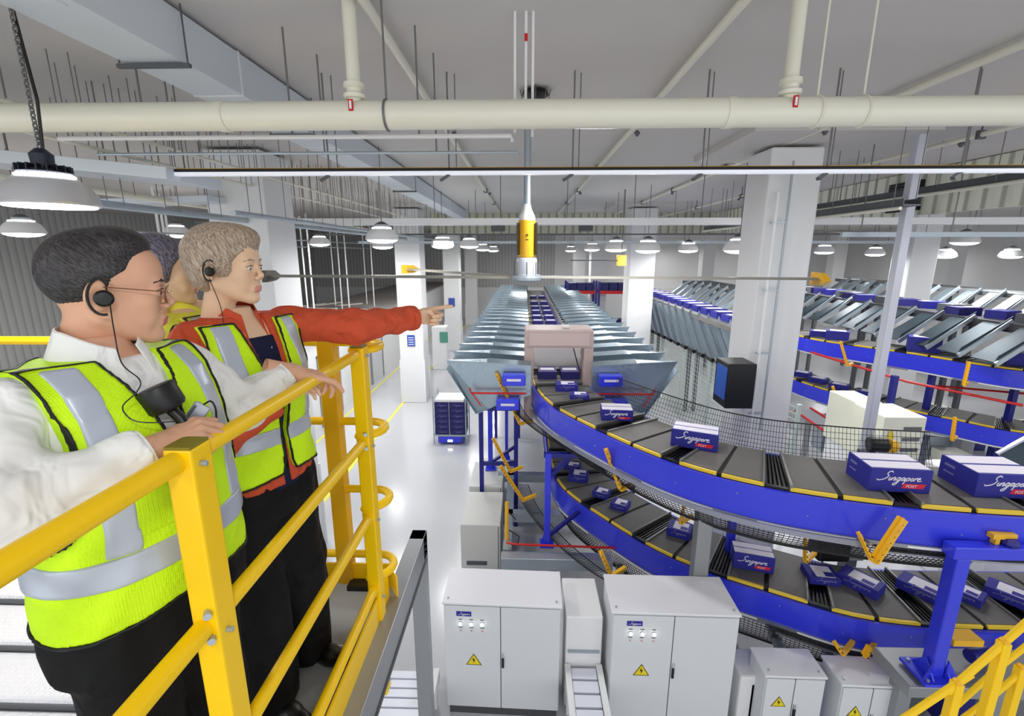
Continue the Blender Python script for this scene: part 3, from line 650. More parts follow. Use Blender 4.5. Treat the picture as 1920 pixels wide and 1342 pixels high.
net('black safety net slung beneath the side of the upper conveyor', sub(ptsU, 0.035, iU - 4, jU), -0.05, 0.18, ZU - 0.34, ZU - 0.60, 0.032, 0.0036)
net('black safety net standing behind the upper conveyor in front of the big column', sub(ptsU, 0.04, iU + 4, jU + 4), 0.80, 0.92, ZU - 0.10, ZU + 0.22, 0.04)
net('black safety net hanging between the decks behind the upper conveyor', sub(ptsU, 0.04, iU + 4, jU), 0.72, 0.95, ZU - 0.35, ZU - 0.75, 0.04, 0.0034)
iL = next(i for i, (p, n) in enumerate(ptsL) if p.y < 5.6); jL = next(i for i, (p, n) in enumerate(ptsL) if p.x > 3.3)
net('black safety net slung beneath the side of the lower conveyor', sub(ptsL, 0.035, iL, jL), -0.05, 0.12, ZL - 0.34, ZL - 0.66, 0.034, 0.0036)
lp = spline([(-0.35, 7.2), (-0.22, 6.2), (0.05, 5.4), (0.45, 4.7), (0.7, 4.3)], 12)
net('black safety net curving along the left of the stacked conveyors, upper', with_normals(resample(lp, 0.04)), 0.0, 0.22, ZU - 0.30, ZU - 0.42, 0.035)
lp2 = spline([(-0.15, 6.3), (0.0, 5.6), (0.3, 4.9), (0.7, 4.3), (1.1, 3.95)], 12)
net('black safety net curving along the left of the stacked conveyors, lower', with_normals(resample(lp2, 0.04)), 0.0, 0.22, ZL - 0.25, ZL - 0.35, 0.035)
# yellow slotted net arms
def arm(px0, py0, px1, py1, y, label, dy=0.0, w=0.055):
    a = atY(px0, py0, y); b = atY(px1, py1, y + dy)
    r = thing('slotted_arm', label, 'bracket', (b.x, b.y, b.z), 'yellow slotted arms holding the nets')
    d = (b - a).normalized(); L = (b - a).length
    MB().bar(a, b, 0.012, w, up=(0, 1, 0.2)).bar(a + Vector((0, 0.02, 0)), b + Vector((0, 0.02, 0)), w * 0.8, 0.008, up=(0, 1, 0)).build('arm_bar', ORG, r)
    q = MB(); k = 0.04
    while k < L: q.lathe([(0.006, 0), (0.006, 0.004)], a + d * k + Vector((0, -0.026, 0)), (0, -1, 0), 8); k += 0.05
    q.build_each('slot_hole', BLK, r, 16)
    MB().bar(b, b + Vector((0.16, 0.12, 0.01)), 0.035, 0.035).build('foot_bracket', ORG, r)
    return r
arm(930, 700, 975, 795, 5.9, 'yellow slotted arm leaning at the upper left corner of the conveyors')
arm(1158, 706, 1135, 748, 6.3, 'yellow slotted arm right of the portal mouth')
arm(1190, 725, 1172, 752, 6.6, 'smaller yellow slotted arm right of the portal beside the red tube')
arm(1136, 842, 1164, 918, 4.3, 'yellow slotted arm below the upper conveyor at its centre')
arm(1694, 972, 1640, 1052, 2.98, 'thick yellow slotted arm at the right under the upper conveyor', w=0.07)
arm(924, 822, 956, 884, 5.6, 'yellow slotted arm at the left, upper of the lower pair')
arm(938, 874, 980, 938, 5.2, 'yellow slotted arm at the left, lower of the lower pair')
arm(1126, 1034, 1146, 1080, 4.0, 'yellow slotted arm above the right electrical cabinet')
arm(1512, 988, 1510, 1052, 3.9, 'upright yellow slotted arm beside the dark opening between the decks', w=0.03)
arm(1612, 1000, 1634, 1048, 3.0, 'yellow slotted arm leaning against the thick one', w=0.03)
arm(1287, 935, 1275, 980, 4.3, 'slim yellow arm standing above the lone parcel', w=0.02)
arm(1566, 1205, 1580, 1226, 3.3, 'short yellow slotted arm above the right small cabinet, left one', w=0.04)
arm(1632, 1212, 1622, 1230, 3.3, 'short yellow slotted arm above the right small cabinet, right one', w=0.05)
# ---------------------------------------------------------------- blue support posts and gantry
def post(px0, py0, px1, py1, zt, zbm, label, w=0.07, gusset=True, beam=None):
    b = atZ(px1, py1, zbm); t = Vector((b.x, b.y, ZC + zt))
    r = thing('support_post', label, 'post', (b.x, b.y, b.z), 'blue conveyor supports')
    MB().box((b.x, b.y, (b.z + t.z) / 2), (w, w, t.z - b.z)).build('upright', BLU, r, bevel=0.006)
    MB().box((b.x, b.y, b.z + 0.01), (w * 2.3, w * 2.3, 0.02)).prism([(b.x - w, b.y - 0.01, b.z + 0.02), (b.x + w, b.y - 0.01, b.z + 0.02), (b.x + w * .5, b.y - 0.01, b.z + 0.14), (b.x - w * .5, b.y - 0.01, b.z + 0.14)], (0, 0.02, 0)).build('foot_plate', BLU, r)
    if gusset:
        q = MB(); q.bar(t - Vector((0, 0, 0.3)), t + Vector((0.28, 0.05, -0.02)), 0.05, 0.05).box((t.x + 0.2, t.y, t.z - 0.02), (0.5, 0.06, 0.05)); q.build('brace', BLUD, r)
        q = MB(); q.bar(b + Vector((0, 0, 0.1)), b + Vector((0.4, 0.25, 0.28)), 0.04, 0.04); q.build('brace', BLUD, r)
    return r
post(1030, 850, 1025, 1020, -2.2, -3.35, 'blue post with braces in front of the left end of the lower conveyor')
post(921, 730, 920, 878, -2.1, -3.35, 'blue post farthest left beside the chutes', 0.07)
post(948, 790, 950, 860, -2.3, -3.35, 'blue post close right of the farthest left one', 0.05, False)
g0 = atZ(1745, 1262, -3.05)
ga = thing('gantry', 'blue gantry with base flange standing in front of the lower conveyor at the right', 'gantry', (g0.x, g0.y, g0.z))
tz = ZC - 2.06
MB().box((g0.x, g0.y, (g0.z + tz) / 2), (0.095, 0.095, tz - g0.z)).build('upright', BLU, ga, bevel=0.008)
MB().box((g0.x + 0.62, g0.y, tz + 0.045), (1.4, 0.1, 0.09)).build('crossbeam', BLU, ga, bevel=0.006)
q = MB().box((g0.x, g0.y, g0.z + 0.012), (0.28, 0.24, 0.024))
for s in (-1, 1): q.prism([(g0.x + s * 0.05, g0.y - 0.06, g0.z + 0.02), (g0.x + s * 0.13, g0.y - 0.09, g0.z + 0.02), (g0.x + s * 0.05, g0.y - 0.06, g0.z + 0.17)], (0, 0.012, 0)).prism([(g0.x + s * 0.055, g0.y - 0.1, g0.z + 0.02), (g0.x + s * 0.055, g0.y + 0.1, g0.z + 0.02), (g0.x + s * 0.055, g0.y, g0.z + 0.15)], (0.012 * s, 0, 0))
q.build('base_flange', BLU, ga)
q = MB()
for sx in (-.1, .1):
    for sy in (-.09, .09): q.lathe([(0.012, 0), (0.012, 0.015)], (g0.x + sx, g0.y + sy, g0.z + 0.024), (0, 0, 1), 6)
q.build('anchor_bolt', GALV, ga)
q = MB().box((g0.x + 0.28, g0.y + 0.02, tz + 0.15), (0.16, 0.05, 0.035)).box((g0.x + 0.24, g0.y + 0.02, tz + 0.12), (0.03, 0.04, 0.07)).build('clamp_arm', ORG, ga)
MB().lathe([(0.05, 0), (0.055, 0.02), (0.04, 0.05)], (g0.x + 0.32, g0.y, tz + 0.09), (0, 0, 1), 12).build('clamp_head', BLUD, ga)
# smooth grey pan under the right end of the upper conveyor
PANM = mat('clear_pan', (0.62, 0.63, 0.66), 0.2, 0.4)
k0 = next(i for i, (p, n) in enumerate(ptsU) if p.x > 2.6)
q = MB().ribbon(ptsU[k0:], -0.03, 0.60, ZU - 0.40, ZU - 0.385); solo(q, 'guard_pan', PANM, 'smooth grey guard pan under the upper conveyor at the right', 'guard')
k1 = next(i for i, (p, n) in enumerate(ptsL) if p.x > 2.3)
q = MB().ribbon(ptsL[k1:], -0.03, 0.60, ZL - 0.42, ZL - 0.40); solo(q, 'guard_pan', PANM, 'smooth grey guard pan under the lower conveyor at the right', 'guard')
kk = next(i for i, (p, n) in enumerate(ptsU) if p.y < 5.6)
q = MB().ribbon(ptsU[kk - 6:k0], -0.075, -0.055, ZU - 0.355, ZU - 0.31); solo(q, 'guard_rail', mat('anodised_rail', (0.62, 0.63, 0.68), 0.3, 0.6), 'silver guard rail along the lower edge of the upper conveyor', 'rail')
# yellow motor at the foot of the gantry, cable clutter
q = thing('drive_motor', 'yellow drive unit with blue motor right of the gantry foot', 'motor', (g0.x + 0.35, g0.y + 0.1, g0.z + 0.1))
MB().box((g0.x + 0.32, g0.y + 0.15, g0.z + 0.18), (0.22, 0.12, 0.05)).build('bracket', ORG, q)
MB().lathe([(0.05, 0), (0.055, 0.02), (0.055, 0.16), (0.03, 0.18)], (g0.x + 0.36, g0.y + 0.1, g0.z + 0.06), (1, 0.2, 0), 16).build('motor_body', BLUD, q, smooth=True)
# grey post that pierces the decks
p = atZ(1335, 1085, -3.3)
gp = thing('steel_post', 'grey box post rising past the lower conveyor behind the right cabinet', 'post', (1.63, 3.72, 0))
MB().box((1.60, 3.78, 1.06), (0.13, 0.12, 2.12 - 0.16)).build('shaft', GRY, gp, bevel=0.01)
MB().box((1.60, 3.78, 0.05), (0.25, 0.25, 0.03)).build('base_plate', GRYD, gp)
post(1388, 975, 1362, 1075, -2.08, -3.3, 'blue post just right of the grey box post between the decks', 0.07, False)
# dark junction box between decks
p = atY(1555, 1020, 4.15); q = thing('junction_box', 'black box in the gap between the two decks at the right', 'box', (p.x, p.y, p.z - 0.12))
MB().box(p, (0.30, 0.2, 0.26)).build('housing', BLK, q, bevel=0.02)
MB().box(p + Vector((0.22, -0.02, -0.02)), (0.14, 0.12, 0.2)).build('cover', GRY, q)
# ---------------------------------------------------------------- portal scanner
PT = mat('portal_taupe', (0.72, 0.64, 0.62), 0.5)
po = thing('scanner_portal', 'taupe scanner portal arch straddling the central sorter', 'portal', (0.49, 6.25, ZU))
for x in (0.065, 0.865):
    MB().box((x, 6.25, (ZC - 1.06 + ZC - 2.35) / 2), (0.13, 0.14, 1.29)).box((x, 6.62, (ZC - 1.06 + ZC - 2.0) / 2), (0.10, 0.1, 0.94)).build('leg', PT, po, bevel=0.012)
MB().box((0.465, 6.42, ZC - 1.14), (0.92, 0.5, 0.25)).build('hood', PT, po, bevel=0.02)
MB().box((0.465, 6.165, ZC - 1.14), (0.80, 0.012, 0.17)).build('hood_panel', mat('portal_taupe_light', (0.77, 0.69, 0.67), 0.5), po)
MB().box((0.56, 6.35, ZC - 0.985), (0.10, 0.06, 0.03)).build('beacon', WHT, po)
MB().box((0.49, 6.9, ZC - 1.55), (0.7, 0.02, 0.28)).build('white_sheet', mat('portal_sheet_white', (0.95, 0.95, 0.95), 0.5), po)  # plain white sheet inside the portal
MB().tube([(0.66, 6.3, ZC - 1.24), (0.76, 6.26, ZC - 1.6)], 0.008, 6).build('cable', BLK, po)
# ---------------------------------------------------------------- central chutes
AX = 0.49
def chute_proto(s):
    """origin on the sorter axis, s = -1 left, +1 right"""
    r = thing('sorting_chute', 'x', 'chute', (0, 0, 0))
    zt = ZC - 1.40; zbm = ZC - 2.14; xo = 1.52 * s; xi = 0.40 * s; xb = 1.14 * s; xm = 0.98 * s; t = 0.012
    MB().prism([(xi, 0, zt - 0.05), (xm, 0, zt - 0.01), (xm, 0, ZC - 2.05), (xi, 0, ZC - 1.86)], (0, t, 0)).build('inner_panel', SHT, r)
    MB().prism([(xm, 0.0, zt - 0.01), (xo, 0.05, zt), (xb, 0.05, zbm), (xm, 0.0, ZC - 2.05)], (0, t, 0)).build('outer_panel', SHT, r)
    MB().prism([(xi, 0, ZC - 1.80), (xb, 0, zbm), (xb, 0.54, zbm), (xi, 0.54, ZC - 1.80)], (0, 0, t)).build('slide', SHT, r)
    MB().prism([(xb, 0.02, zbm), (xo, 0.02, zt - 0.12), (xo, 0.54, zt - 0.12), (xb, 0.54, zbm)], (0, 0, t)).build('end_wall', SHT, r)
    MB().prism([(xi, -0.02, zt - 0.06), (xm, -0.02, zt - 0.02), (xm, 0.10, zt + 0.015), (xi, 0.10, zt - 0.025)], (0, 0, 0.008)).prism([(xm, -0.02, zt - 0.02), (xo, 0.02, zt), (xo - 0.04 * s, 0.17, zt - 0.03), (xm, 0.12, zt + 0.0)], (0, 0, 0.008)).build('top_flange', SHT, r)
    return r
protoL = chute_proto(-1); protoR = chute_proto(1)
for i in range(26):
    y = 5.98 + 0.58 * i
    for pr, nm in ((protoL, 'left'), (protoR, 'right')):
        o = pr if i == 0 else copy_tree(pr)
        o.location = (AX, y, 0); o['group'] = 'sheet metal chutes %s of the central sorter' % nm
        o['label'] = 'sheet metal chute %s of the central sorter, %s from the near end' % (nm, ordw(i)) if i else 'sheet metal chute %s of the central sorter, nearest one with its full front panel showing' % nm
# grey edge rails beside the deck of the straight run
RLM = mat('edge_rail_grey', (0.66, 0.65, 0.64), 0.4, 0.3)
for s, nm in ((-1, 'left'), (1, 'right')):
    q = MB().box((AX + s * 0.395, 14.2, ZU + 0.16), (0.05, 15.4, 0.05)).box((AX + s * 0.395, 14.2, ZU + 0.03), (0.01, 15.4, 0.2))
    e = solo(q, 'edge_rail', RLM, 'long grey rail along the %s side of the central sorter deck' % nm, 'rail')
    b = MB()
    for k in range(40): b.box((AX + s * 0.395, 6.9 + k * 0.37, ZU + 0.2), (0.05, 0.05, 0.03))
    b.build('photo_eye', BLK, e)
# sorter legs and red air lines with blue drive boxes under the first chutes
for s, nm in ((-1, 'left'), (1, 'right')):
    for k in range(3):
        y = 6.3 + 3.4 * k; q = thing('chute_stand', 'dark blue leg frame under the %s chutes, %s from the portal' % (nm, ordw(k)), 'frame', (AX + s * 0.9, y, 0), 'leg frames under the chutes')
        MB().box((AX + s * 0.60, y, 0.93), (0.06, 0.06, 1.86)).box((AX + s * 1.10, y, 0.93), (0.06, 0.06, 1.86)).build_each('leg', BLUD, q, 8)
        MB().box((AX + s * 0.85, y, 1.0), (0.5, 0.05, 0.05)).box((AX + s * 0.85, y, 1.84), (0.5, 0.05, 0.05)).build_each('crossbar', BLUD, q, 8)
    q = thing('air_line', 'red air line elbow under the %s front chute' % nm, 'pipe', (AX + s * 0.9, 5.86, ZC - 1.9))
    z = ZC - 1.80
    MB().tube([(AX + s * 0.46, 5.86, z), (AX + s * 1.18, 5.86, z), (AX + s * 1.20, 5.86, z + 0.07)], 0.014, 8).tube([(AX + s * 1.17, 5.86, z), (AX + s * 1.05, 5.82, z - 0.16)], 0.009, 8).build('tube', RED, q, smooth=True)
    for j, (dx, dz, lab) in enumerate(((0.62, -1.66, 'upper blue drive box under the %s front chute' % nm), (0.70, -1.99, 'lower blue drive box under the %s front chute' % nm))):
        q = thing('drive_box', lab, 'drive box', (AX + s * dx, 5.80, ZC + dz))
        MB().box((AX + s * dx, 5.86, ZC + dz + 0.05), (0.30, 0.16, 0.14)).build('housing', BLU, q, bevel=0.012)
        MB().box((AX + s * dx, 5.775, ZC + dz + 0.06), (0.18, 0.006, 0.03)).build('nameplate', LBL, q)
q = MB().box((0.49, 5.35, 2.05), (0.5, 0.1, 0.3))
# ---------------------------------------------------------------- grey base frame (low mezzanine) under the conveyors
zf = ZC - 3.35
fr = thing('base_frame', 'low grey steel frame on legs under the left end of the conveyors', 'frame', (0.2, 4.4, 0))
a = atZ(940, 1040, -3.35); b = atZ(1150, 1052, -3.35)
bm_ = MB().box(((a.x + b.x) / 2, a.y, zf - 0.07), (b.x - a.x, 0.14, 0.14)); bm_.build('front_beam', GALV, fr, bevel=0.006)
MB().box((a.x + 0.06, a.y + 1.3, zf - 0.06), (0.10, 2.4, 0.12)).build('side_beam', GALV, fr)
MB().box(((a.x + b.x) / 2, 5.6, zf - 0.06), (b.x - a.x, 0.12, 0.12)).build('cross_beam', GALV, fr)
MB().box(((a.x + b.x) / 2, 6.7, zf - 0.06), (b.x - a.x + 0.3, 0.12, 0.12)).build('cross_beam', GALV, fr)
for x, y in ((a.x + 0.05, a.y), (0.35, a.y), (1.1, a.y), (a.x + 0.05, 5.6), (a.x + 0.05, 6.8), (0.7, 6.7)):
    MB().box((x, y, (zf - 0.12) / 2), (0.08, 0.08, zf - 0.12)).build('leg', GRY, fr)
q = thing('air_line', 'red air line running above the grey base frame behind the cabinets', 'pipe', (a.x, a.y + 0.1, zf + 0.1))
MB().tube([(a.x + 0.05, a.y + 0.15, zf + 0.06), (a.x + 0.15, a.y + 0.1, zf + 0.07), (b.x + 0.4, a.y + 0.05, zf + 0.07)], 0.013, 8).build('tube', RED, q, smooth=True)
q = thing('gas_strut', 'yellow cylinder with black hoses at the left end of the base frame', 'cylinder', (a.x + 0.06, a.y + 0.35, zf))
MB().tube([(a.x + 0.05, a.y + 0.3, zf), (a.x + 0.05, a.y + 0.35, zf + 0.46)], 0.024, 10).build('cylinder_body', ORG, q, smooth=True)
MB().tube([(a.x + 0.08, a.y + 0.3, zf + 0.12), (a.x + 0.2, a.y + 0.22, zf + 0.09), (a.x + 0.18, a.y + 0.2, zf)], 0.008, 6).tube([(a.x + 0.08, a.y + 0.35, zf + 0.32), (a.x + 0.16, a.y + 0.3, zf + 0.26)], 0.008, 6).build('hose', BLK, q, smooth=True)
# right hand base frame strip under the lower conveyor
q = MB()
q.box((g0.x + 0.55, g0.y + 0.08, ZC - 3.12), (1.55, 0.36, 0.10)); fr2 = solo(q, 'base_frame', GRY, 'grey steel ledge carrying the blue gantry at the bottom right', 'frame', bevel=0.01)
for x in (g0.x - 0.1, g0.x + 0.6, g0.x + 1.25): MB().box((x, g0.y + 0.1, (ZC - 3.17) / 2), (0.1, 0.1, ZC - 3.17)).build('leg', GRY, fr2)
q = thing('machine_clutter', 'grey rollers and motors under the lower conveyor at the right', 'machinery', (3.3, 3.6, 0.2))
for k in range(7):
    MB().lathe([(0.05, 0), (0.05, 0.5)], (1.9 + 0.42 * k, 3.5 - 0.04 * k, 0.45), (0.2, 1, 0), 12).build('roller', GALV, q, smooth=True)
    MB().box((2.05 + 0.42 * k, 3.45, 0.22), (0.22, 0.3, 0.44)).build('drive_box', [GRYD, BLUD, GRY][k % 3], q)
# ---------------------------------------------------------------- cabinets
TRI = mat('hazard_yellow', (0.93, 0.83, 0.08), 0.5)
def cabinet(p0, p1, depth, H, label, lamps=True, plate=True, handle_side=0.49, plinth=True):
    """p0, p1: top front corners"""
    p0 = Vector(p0); p1 = Vector(p1); W = (p1 - p0).xy.length; ang = math.atan2(p1.y - p0.y, p1.x - p0.x); z0 = p0.z - H
    r = thing('electrical_cabinet', label, 'cabinet', (p0.x, p0.y, z0)); 
    base = ORG_LOC[r.name].copy(); ORG_LOC[r.name] = Vector((0, 0, 0))
    def bx(mb, x0, x1, y0, y1, a, b): return mb.box(((x0 + x1) / 2, (y0 + y1) / 2, (a + b) / 2), (x1 - x0, y1 - y0, b - a))
    ph = 0.10 if plinth else 0.0
    bx(MB(), 0, W, 0.0, depth, ph, H - 0.02).build('body', CAB, r, bevel=0.006)
    bx(MB(), -0.01, W + 0.01, -0.012, depth + 0.01, H - 0.02, H).build('roof_plate', mat('cabinet_roof_white', (0.90, 0.90, 0.92), 0.35), r, bevel=0.004)
    if plinth: bx(MB(), 0.02, W - 0.02, 0.02, depth - 0.02, 0, ph).build('plinth', mat('plinth_charcoal', (0.30, 0.30, 0.31), 0.6), r)
    xs = W * handle_side
    d1 = bx(MB(), 0.006, xs - 0.003, -0.014, 0.0, ph + 0.01, H - 0.03).build('door', CAB, r, bevel=0.004)
    d2 = bx(MB(), xs + 0.003, W - 0.006, -0.014, 0.0, ph + 0.01, H - 0.03).build('door', CAB, r, bevel=0.004)
    bx(MB(), xs - 0.002, xs + 0.002, -0.012, 0.001, ph + 0.01, H - 0.03).build('door_gap', GRYD, r)
    hz = ph + (H - ph) * 0.42
    bx(MB(), xs + 0.008, xs + 0.028, -0.03, -0.014, hz, hz + 0.10).build('handle', BLK, d2, bevel=0.003)
    bx(MB(), xs + 0.008, xs + 0.028, -0.026, -0.014, hz + 0.10, hz + 0.145).build('lock_plate', mat('chrome', (0.9, 0.9, 0.9), 0.15, 1.0), d2)
    q = MB()
    for x in (0.035, W - 0.035): q.lathe([(0.009, 0), (0.009, 0.012)], (x, 0.04, H), (0, 0, 1), 8)
    q.build('lifting_bolt', GALV, r)
    # hazard triangle with bolt
    tx = xs * 0.52; tz_ = H - 0.56 * (1 if H > 1 else 0.45); s = 0.085 if H > 1 else 0.075
    tr = lambda k, y: [(tx - s * k * 0.8, y, tz_ - s * k * 0.55), (tx + s * k * 0.8, y, tz_ - s * k * 0.55), (tx, y, tz_ + s * k * 0.8)]
    MB().prism(tr(1.0, -0.015), (0, -0.0012, 0)).build('sign_border', mat('sign_edge', (0.35, 0.33, 0.05), 0.5), d1)
    MB().prism(tr(0.82, -0.0165), (0, -0.001, 0)).build('sign_face', TRI, d1)
    a = s * 0.75
    MB().prism([(tx - a * 0.02, -0.018, tz_ + a * 0.52), (tx - a * 0.22, -0.018, tz_ + a * 0.02), (tx - a * 0.03, -0.018, tz_ + a * 0.06), (tx - a * 0.06, -0.018, tz_ - a * 0.45), (tx + a * 0.20, -0.018, tz_ + a * 0.16), (tx + a * 0.02, -0.018, tz_ + a * 0.14)], (0, -0.001, 0)).build('lightning_mark', BLK, d1)
    if lamps:
        q = MB()
        for k in range(3):
            x = xs * (0.30 + 0.19 * k); zz = H - 0.19
            lp_ = MB().lathe([(0.016, 0), (0.016, 0.006), (0.012, 0.012)], (x, -0.014, zz), (0, -1, 0), 16).build('bezel', GALV, d1, smooth=True)
            MB().lathe([(0.014, 0.01), (0.013, 0.02), (0.006, 0.026)], (x, -0.014, zz), (0, -1, 0), 16).build('indicator_lamp', mat('indicator_white', (1, 1, 0.97), 0.3, emit=4.0), d1, smooth=True)
            MB().box((x, -0.0155, zz + 0.034), (0.032, 0.003, 0.007)).box((x, -0.0155, zz - 0.042), (0.032, 0.003, 0.007)).build('engraved_label', GRYD, d1)
            MB().lathe([(0.009, 0), (0.008, 0.006)], (x, -0.014, zz - 0.072), (0, -1, 0), 12).build('push_button', mat('button_rose', (0.78, 0.62, 0.60), 0.5), d1)
        MB().box((xs * 0.36, -0.0155, H - 0.10), (0.125, 0.003, 0.045)).build('nameplate', CTN, d1)
        q = MB(); script_logo(q, Vector((xs * 0.36 - 0.05, -0.018, H - 0.118)), (1, 0, 0), (0, 0, 1), 0.10); q.build('nameplate_script', LBL, d1)
    for o in [r] : pass
    r.location = base; r.rotation_euler = (0, 0, ang); r.location.z = z0
    return r
HZ = 2.84
ca = atZ(831, 1127, -HZ); cb = atZ(1052, 1136, -HZ)
cabinet(ca, cb, 0.42, ZC - HZ, 'large light grey two-door electrical cabinet with three lit lamps, left of the big pair')
cc = atZ(1149, 1145, -HZ); ce = atZ(1388, 1152, -HZ)
cabinet(cc, ce, 0.44, ZC - HZ, 'large light grey two-door electrical cabinet with three lit lamps, right of the big pair')
cf = atZ(1437, 1264, -3.30); cg_ = atZ(1549, 1268, -3.30)
cabinet(cf, cg_, 0.26, 0.70, 'small light grey cabinet with hazard sign next to the big pair', lamps=False, plate=False, plinth=False)
ch_ = atZ(1580, 1281, -3.30); ci = atZ(1698, 1286, -3.30)
cabinet(ch_, ci, 0.26, 0.70, 'small light grey cabinet with hazard sign nearest the gantry', lamps=False, plate=False, plinth=False)
for p in (cf, ch_):
    MB().lathe([(0.018, 0), (0.012, 0.02)], (p.x + 0.10, p.y - 0.02, p.z - 0.07), (0, -1, 0), 12)
for nm, (x0, x1, yy, y1_, wv) in {'front one of the two in line': (863, 938, 5.29, 0.55, 1), 'rear one of the two in line': (881, 942, 6.28, 0.5, 1)}.items():
    p = atY(x0, 990, yy); q0 = atY(x1, 990, yy); W = q0.x - p.x
    r = thing('floor_cabinet', 'low beige cabinet with a vent on the floor, ' + nm, 'cabinet', (p.x, yy, 0))
    MB().box((p.x + W / 2, yy + 0.42, 0.32), (W, 0.84, 0.64)).build('body', mat('warm_grey_enamel', (0.82, 0.82, 0.80), 0.5), r, bevel=0.008)
    v = MB().box((p.x + W * 0.4, yy - 0.003, 0.10), (W * 0.62, 0.008, 0.10)).build('vent_frame', CAB, r)
    MB().box((p.x + W * 0.4, yy - 0.008, 0.10), (W * 0.52, 0.006, 0.06)).build('vent_grille', GRYD, v)
    MB().box((p.x + W * 0.95, yy - 0.003, 0.32), (0.008, 0.004, 0.6)).build('door_gap', GRYD, r)
p = atZ(912, 905, -3.6); q = MB().box((p.x, 7.4, 0.25), (0.34, 0.36, 0.5)); solo(q, 'floor_cabinet', CAB, 'small beige box on the floor behind the two low cabinets', 'cabinet', bevel=0.01)
# machine bed between and left of the cabinets
NVY = mat('navy_frame', (0.20, 0.22, 0.55), 0.45)
SLT = mat('white_slat', (0.90, 0.91, 0.95), 0.35)
def slat_bed(x0, x1, y0, y1, z, n, label, across=True):
    r = thing('slat_conveyor', label, 'conveyor', ((x0 + x1) / 2, (y0 + y1) / 2, 0))
    for k in range(n):
        t0 = y0 + (y1 - y0) * k / n; t1 = y0 + (y1 - y0) * (k + 0.82) / n
        MB().box(((x0 + x1) / 2, (t0 + t1) / 2, z - 0.02), (x1 - x0 - 0.1, t1 - t0, 0.04)).build('slat', SLT, r, bevel=0.004)
    MB().box((x0 + 0.02, (y0 + y1) / 2, z - 0.04), (0.05, y1 - y0, 0.12)).box((x1 - 0.02, (y0 + y1) / 2, z - 0.04), (0.05, y1 - y0, 0.12)).build_each('side_rail', WHT, r, 8)
    MB().box(((x0 + x1) / 2, (y0 + y1) / 2, z - 0.10), (x1 - x0 - 0.08, y1 - y0, 0.06)).build('under_frame', NVY, r)
    for x in (x0 + 0.04, x1 - 0.04):
        for y in (y0 + 0.05, y1 - 0.05): MB().box((x, y, (z - 0.1) / 2), (0.05, 0.05, z - 0.1)).build('leg', WHT, r)
    return r
p = atZ(705, 1262, -3.65); p2 = atZ(822, 1262, -3.65)
slat_bed(p.x - 0.35, p2.x, p.y - 0.75, p.y + 0.05, 0.35, 9, 'white slatted conveyor bed below the grey platform post at the bottom')
gx0 = cb.x + 0.06; gx1 = cc.x - 0.04
slat_bed(gx0, gx1, 2.55, 3.44, 0.45, 7, 'white and navy slatted bed in the gap between the two big cabinets')
q = MB().box(((gx0 + gx1) / 2, 3.7, 0.47), (gx1 - gx0, 0.5, 0.94)); r = solo(q, 'machine_housing', WHT, 'white machine housing behind the gap between the two big cabinets', 'housing', bevel=0.01)
MB().box(((gx0 + gx1) / 2, 3.44, 0.6), (gx1 - gx0 - 0.04, 0.02, 0.02)).build('handle_bar', GALV, r)
q = MB().box((ce.x + 0.20, 3.45, 0.26), (0.22, 0.3, 0.52)); solo(q, 'machine_housing', WHT, 'narrow white housing right of the right big cabinet', 'housing', bevel=0.02)
# ---------------------------------------------------------------- pallet robot with cartons
b0 = atZ(844, 835, -4.0); rb = thing('transport_robot', 'low blue robot carrying a wire cart of cartons in the aisle', 'robot', (b0.x, b0.y + .3, 0))
bx_, by_ = b0.x, b0.y + 0.32
MB().box((bx_, by_, 0.12), (0.52, 0.6, 0.16)).build('chassis', BLU, rb, bevel=0.03)
MB().box((bx_, by_ - 0.305, 0.1), (0.10, 0.012, 0.04)).build('headlight', mat('robot_light', (1, 0.98, 0.8), 0.4, emit=5), rb)
ct = thing('wire_cart', 'silver wire cart on the blue robot in the aisle', 'cart', (bx_, by_, 0.2))
MB().box((bx_, by_, 0.215), (0.68, 0.62, 0.03)).build('deck', GALV, ct)
q = MB()
for sx in (-0.34, 0.34):
    for sy in (-0.3, 0.3): q.tube([(bx_ + sx, by_ + sy, 0.02), (bx_ + sx, by_ + sy, 1.08)], 0.012, 8)
q.tube([(bx_, by_ - 0.31, 0.2), (bx_, by_ - 0.31, 0.96)], 0.008, 6)
for z in (0.6, 0.9, 1.06): q.tube([(bx_ + .34, by_ - .3, z), (bx_ + .34, by_ + .3, z)], 0.006, 6).tube([(bx_ - .34, by_ - .3, z), (bx_ - .34, by_ + .3, z)], 0.006, 6)
q.build('wire_frame', GALV, ct)
for k in range(6):
    for sx, nm in ((-1, 'left'), (1, 'right')):
        r = thing('parcel_carton', 'blue carton on the aisle cart, %s stack, %s from the top' % (nm, ordw(5 - k).replace('nearest', 'first')), 'carton', (bx_ + sx * 0.165, by_, 0.23 + k * 0.118), 'cartons stacked on the aisle cart')
        o = _loc_of(r)
        MB().box(o + Vector((0, 0, 0.0565)), (0.31, 0.52, 0.113)).build('carton_body', CTND, r, bevel=0.006)
        q = MB(); script_logo(q, o + Vector((-0.1, -0.263, 0.02)), (1, 0, 0), (0, 0, 1), 0.2); q.build('script_word', mat('faded_print', (0.45, 0.45, 0.66), 0.6), r)
solo(MB().box((bx_, by_, 0.966), (0.6, 0.5, 0.05)), 'white_tray', WHT, 'white tray lying on top of the aisle cart', 'tray')
